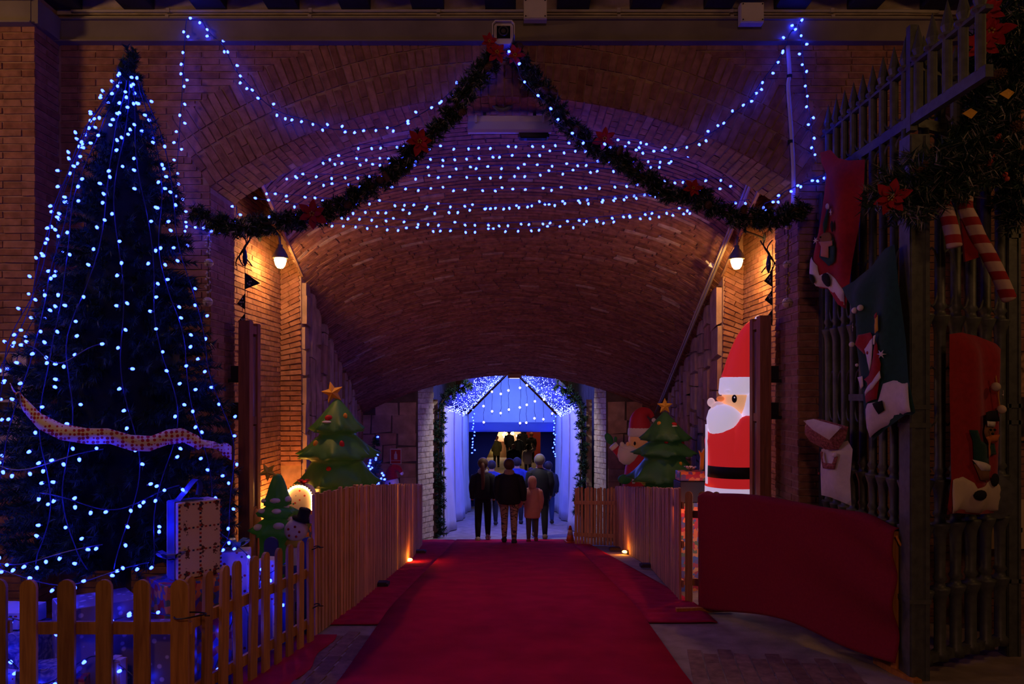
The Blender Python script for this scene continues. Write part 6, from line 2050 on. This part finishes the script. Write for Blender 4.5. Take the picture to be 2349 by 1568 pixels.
def person(label, px, Y, H, jac, pan, sho, hair, stride=.05, width=1.0, jlen=.47, lefty=None, collar=None, hood=None, pony=None, jmat=None, arms=None, hand_to=None, group=None, detail=True, pants_mat=None, face=0.0, hairstyle='short'):
    X = (px - CX) * Y / F
    g = on_floor(X, Y, .018)
    root = thing('person', g, label, 'person', group)
    s = stride
    J = {'pelvis': (Vector((0, 0, .53)), (.082 * width, .062)), 'waist': (Vector((0, 0, .61)), (.076 * width, .058)), 'chest': (Vector((0, .005, .73)), (.09 * width, .062)), 'neck': (Vector((0, 0, .825)), .034), 'jaw': (Vector((0, .008, .868)), (.044, .05)), 'skull': (Vector((0, .0, .92)), (.056, .062)), 'crown': (Vector((0, -.002, .965)), (.040, .044))}
    B = [('pelvis', 'waist'), ('waist', 'chest'), ('chest', 'neck'), ('neck', 'jaw'), ('jaw', 'skull'), ('skull', 'crown')]
    hands = {}
    for sx, nm in ((-1, 'l'), (1, 'r')):
        st = s * sx
        J['hip' + nm] = (Vector((sx * .052 * width, 0, .50)), .058 * (1 + (width - 1) * .6))
        J['knee' + nm] = (Vector((sx * .056, st * .9 + .012, .28)), .046)
        J['calf' + nm] = (Vector((sx * .057, st * 1.1 - .01, .18)), .042)
        J['ankle' + nm] = (Vector((sx * .058, st * 1.3 - .02, .045)), .031)
        J['toe' + nm] = (Vector((sx * .064, st * 1.3 + .06, .018)), (.028, .018))
        B += [('pelvis', 'hip' + nm), ('hip' + nm, 'knee' + nm), ('knee' + nm, 'calf' + nm), ('calf' + nm, 'ankle' + nm), ('ankle' + nm, 'toe' + nm)]
        J['sh' + nm] = (Vector((sx * .094 * width, 0, .775)), .042)
        ae = (arms or {}).get(nm)
        if ae:
            el, wr = Vector(ae[0]), Vector(ae[1])
        else:
            el, wr = Vector((sx * (.122 + .03 * (width - 1) * 3) * 1.0, -.012, .645)), Vector((sx * .128, .02 - st * .3, .505))
        J['elbow' + nm] = (el, .032)
        J['wrist' + nm] = (wr, .020)
        d = (wr - el).normalized()
        palm = wr + d * .035
        J['palm' + nm] = (palm, (.022, .012))
        B += [('chest', 'sh' + nm), ('sh' + nm, 'elbow' + nm), ('elbow' + nm, 'wrist' + nm), ('wrist' + nm, 'palm' + nm)]
        if detail:
            side = Vector((0, 1, 0))
            for f, (o, l) in enumerate(((-.016, .034), (-.006, .042), (.005, .044), (.016, .038))):
                a = palm + d * .014 + side * o
                J['f%d%s' % (f, nm)] = (a, .0062)
                J['g%d%s' % (f, nm)] = (a + d * l * .55 + Vector((-sx * .004, 0, 0)), .0055)
                J['h%d%s' % (f, nm)] = (a + d * l + Vector((-sx * .012, 0, 0)), .0045)
                B += [('palm' + nm, 'f%d%s' % (f, nm)), ('f%d%s' % (f, nm), 'g%d%s' % (f, nm)), ('g%d%s' % (f, nm), 'h%d%s' % (f, nm))]
            a = wr + d * .018 + side * .018
            J['t0' + nm] = (a, .007); J['t1' + nm] = (a + d * .022 + side * .012, .0055)
            B += [('wrist' + nm, 't0' + nm), ('t0' + nm, 't1' + nm)]
    J = {k: (p * H, (tuple(q * H for q in r) if isinstance(r, tuple) else r * H)) for k, (p, r) in J.items()}
    me = skinned(J, B)
    me.materials.clear()
    for m_ in (SKIN, jac, pants_mat or pan, sho):
        me.materials.append(m_)
    mi = []
    seg = [(J[a][0], J[b][0], a, b) for a, b in B]
    for pl in me.polygons:
        c = pl.center
        best, bd = None, 9
        for a, b, na, nb in seg:
            d = b - a
            t = max(0, min(1, (c - a).dot(d) / max(d.length_squared, 1e-9)))
            q = (c - a - d * t).length
            if q < bd:
                bd, best = q, (na, nb)
        nb = best[1]
        if nb[:3] in ('toe',) or c.z < .055 * H: mi.append(3)
        elif nb[:3] in ('hip', 'kne', 'cal', 'ank') or (c.z < jlen * H and nb[:4] not in ('elbo', 'wris', 'palm')): mi.append(2)
        elif nb[:3] in ('wai', 'che') or nb[:2] == 'sh' or nb[:5] in ('elbow', 'wrist') or nb == 'neck': mi.append(1)
        else: mi.append(0)
    me.polygons.foreach_set('material_index', mi)
    me.polygons.foreach_set('use_smooth', [True] * len(me.polygons))
    ob = bpy.data.objects.new('body', me)
    ob.parent = root
    col.objects.link(ob)
    def W(v): return g + Vector(v) * H
    for nm in ('l', 'r'):
        an, to = J['ankle' + nm][0], J['toe' + nm][0]
        mb = MB().ball(g + (an + to) / 2 * 1.0 + Vector((0, 0, -.010 * H)), Vector((.034, .072, .028)) * H, 12, 8).ball(g + an + Vector((0, -.01 * H, -.018 * H)), Vector((.032, .036, .036)) * H, 10, 8)
        for p in mb.v:
            p.z = max(p.z, g.z)
        mb.build('shoe', sho, root, True)
    # jacket with sleeves
    mb = MB()
    prof = [(.100 * width, jlen), (.112 * width, jlen + .02), (.114 * width, .60), (.116 * width, .70), (.106 * width, .75), (.090 * width, .785), (.066 * width, .810), (.050, .826), (.042, .832), (.036, .84)]
    mb.lathe([(r * H, z * H) for r, z in prof], g, 24, sy=.74)
    for nm in ('l', 'r'):
        a, b, c_ = J['sh' + nm][0], J['elbow' + nm][0], J['wrist' + nm][0]
        mb.tube(spline([g + a + Vector((0, 0, .012 * H)), g + (a + b) / 2, g + b, g + (b + c_) / 2, g + c_], 3), [x * H for x in (.040, .050, .053, .053, .052, .051, .050, .048, .046, .042, .038, .035, .034)], 12)
    mb.build('jacket', jmat or jac, root, True)
    if collar:
        MB().lathe([(.060 * H, .800 * H), (.066 * H, .825 * H), (.056 * H, .855 * H), (.044 * H, .86 * H)], g, 18).build('collar', collar, root, True)
    if hood:
        MB().lathe([(.05 * H, .80 * H), (.062 * H, .84 * H), (.070 * H, .90 * H), (.064 * H, .96 * H), (.038 * H, .995 * H), (.008 * H, 1.003 * H)], g + Vector((0, -.006 * H, 0)), 20).build('hood', hood, root, True)
    elif hair:
        k = MB().ball(W((0, -.012, .930)), Vector((.066, .066, .070)) * H, 18, 12)
        if hairstyle == 'long':
            k.ball(W((0, -.025, .89)), Vector((.056, .045, .07)) * H, 14, 10)
        k.build('hair', hair, root, True)
        if pony:
            MB().tube(spline([W((0, -.06, .93)), W((0, -.085, .90)), W((.0, -.085, .82)), W((.005, -.088, .72)), W((0, -.086, .62))], 5), [x * H for x in [.018 + .008 * math.sin(PI * i / 20) for i in range(21)]], 10).build('ponytail', pony, root, True)
    # ears, and a face looking down the tunnel
    for sx in (-1, 1):
        MB().ball(W((sx * .052, .006, .915)), Vector((.008, .014, .020)) * H, 8, 6).build('ear', SKIN, root, True) if not hood else None
    f = MB().ball(W((0, .064, .912)), Vector((.010, .014, .018)) * H, 8, 6)
    f.build('nose', SKIN, root, True)
    for sx in (-1, 1):
        MB().ball(W((sx * .022, .055, .926)), Vector((.008, .005, .005)) * H, 8, 6).build('eye', M_BLACKF, root, True)
    MB().ball(W((0, .056, .888)), Vector((.018, .005, .005)) * H, 8, 6).build('mouth', mat('lips', (.4, .12, .1), .6), root, True)
    return root
JB = mat('black_jacket', (.012, .012, .016), .8, var=.2, bump=.2, bscale=30)
JN = mat('navy_jacket', (.012, .016, .030), .7, var=.2)
JBL = mat('blue_jacket', (.02, .04, .30), .6, var=.15)
JP = mat('pink_parka', (.68, .30, .25), .85, var=.06, bump=.2, bscale=25)
JG = mat('olive_coat', (.10, .09, .035), .85, var=.2)
JW = mat('white_jacket', (.62, .52, .44), .8, var=.06)
PBK = mat('black_leggings', (.010, .010, .013), .85)
PGY = mat('grey_trousers', (.10, .09, .10), .9)
PDK = mat('dark_trousers', (.018, .020, .030), .9)
SB = mat('dark_shoes', (.03, .025, .025), .6)
SW_ = mat('white_sneakers', (.35, .30, .28), .6, var=.6, vscale=25)
SBR = mat('brown_shoes', (.20, .13, .09), .6)
HB, HD, HG, HR = mat('brown_hair', (.07, .035, .018), .6), mat('dark_hair', (.02, .014, .012), .6), mat('grey_hair', (.20, .19, .18), .6), mat('red_hair', (.30, .09, .03), .6)
m, t_, b_, N, L = nt('camo')
tc = N.new('ShaderNodeTexCoord')
nn_ = N.new('ShaderNodeTexNoise'); nn_.inputs['Scale'].default_value = 13; nn_.inputs['Detail'].default_value = 1; nn_.inputs['Distortion'].default_value = 1.2
mp = N.new('ShaderNodeMapping'); mp.inputs['Scale'].default_value = (.6, 1, 1.6)
L.new(tc.outputs['Object'], mp.inputs['Vector']); L.new(mp.outputs['Vector'], nn_.inputs['Vector'])
r_ = ramp(N, [(0, (.06, .035, .03)), (.42, (.40, .24, .18)), (.60, (.30, .18, .13)), (.66, (.07, .04, .035))])
L.new(nn_.outputs['Fac'], r_.inputs['Fac']); L.new(r_.outputs['Color'], b_.inputs['Base Color'])
b_.inputs['Roughness'].default_value = .9
CAMO = m
def Yat(y, up=0.0):
    return gy(y)
person('person in a black jacket and leggings with a long ponytail, walking away into the tent', 1108, gy(1240), 1.66, JB, PBK, SW_, HB, .05, 1.0, .50, hood=None, collar=mat('grey_hood', (.32, .30, .30), .9), pony=mat('ponytail_brown', (.10, .04, .025), .6))
person('person in a puffy black jacket and camouflage trousers holding the pink child by the hand', 1168, gy(1246), 1.62, JB, PGY, SB, HB, -.045, 1.22, .46, collar=mat('fur_collar', (.33, .21, .15), .95, var=.3, vscale=60, bump=.6, bscale=120), pants_mat=CAMO, arms={'r': ((.16, -.01, .63), (.172, .02, .50))})
person('child in a pink hooded parka and grey trousers holding hands with the adult in camouflage', 1221, gy(1243), 1.28, JP, PGY, mat('red_shoes', (.25, .04, .04), .6), None, .045, 1.1, .36, hood=JP, arms={'l': ((-.15, -.01, .64), (-.20, .02, .53))})
person('tall person in a dark navy coat and dark trousers walking behind the child in pink', 1238, gy(1234), 1.75, JN, PDK, SBR, HG, -.06, 1.12, .45)
person('person in a blue jacket partly hidden behind the long-haired walker', 1128, 18.4, 1.62, JBL, PDK, SB, HD, .05, 1.05, .44, detail=False)
person('person in a bright blue jacket behind the adult in camouflage trousers', 1186, 19.2, 1.70, JBL, PDK, SB, HD, -.05, 1.15, .42, detail=False)
person('person in dark clothes and blue jeans behind the tall navy coat', 1258, 18.8, 1.60, JN, mat('blue_jeans', (.03, .06, .22), .9), SB, HD, .05, 1.0, .44, detail=False)
person('brown-haired child in a blue jacket beside the tall navy coat', 1218, 21.5, 1.42, JBL, PDK, SB, HB, .04, 1.0, .42, detail=False)
person('bald person in a dark jacket beyond the end of the tent', 1178, 33.5, 1.74, JB, PDK, SB, None, .04, 1.15, .40, detail=False)
person('person in an olive coat walking beside the far market stall', 1139, 40.0, 1.72, JG, PBK, SB, HR, .06, 1.0, .36, detail=False)
person('person in a white jacket raising an arm beyond the tent', 1211, 34.5, 1.62, JW, PGY, SB, HD, .04, 1.05, .42, detail=False, hairstyle='long', arms={'r': ((.19, .02, .86), (.12, .04, .99))})
person('person in black standing in front of the bright market stall', 1168, 45.0, 1.80, JB, PDK, SB, HD, .03, 1.1, .4, detail=False)
person('person with a dark cap behind the bald person', 1190, 41.0, 1.70, JN, PDK, SB, HD, .03, 1.0, .4, detail=False)
person('broad person in a dark coat near the red booth', 1198, 46.0, 1.85, JB, PDK, SB, HD, .03, 1.25, .4, detail=False, hairstyle='long')
person('red-haired person in a dark coat near the red booth', 1219, 43.0, 1.74, JB, PDK, SB, HR, .03, 1.1, .4, detail=False)
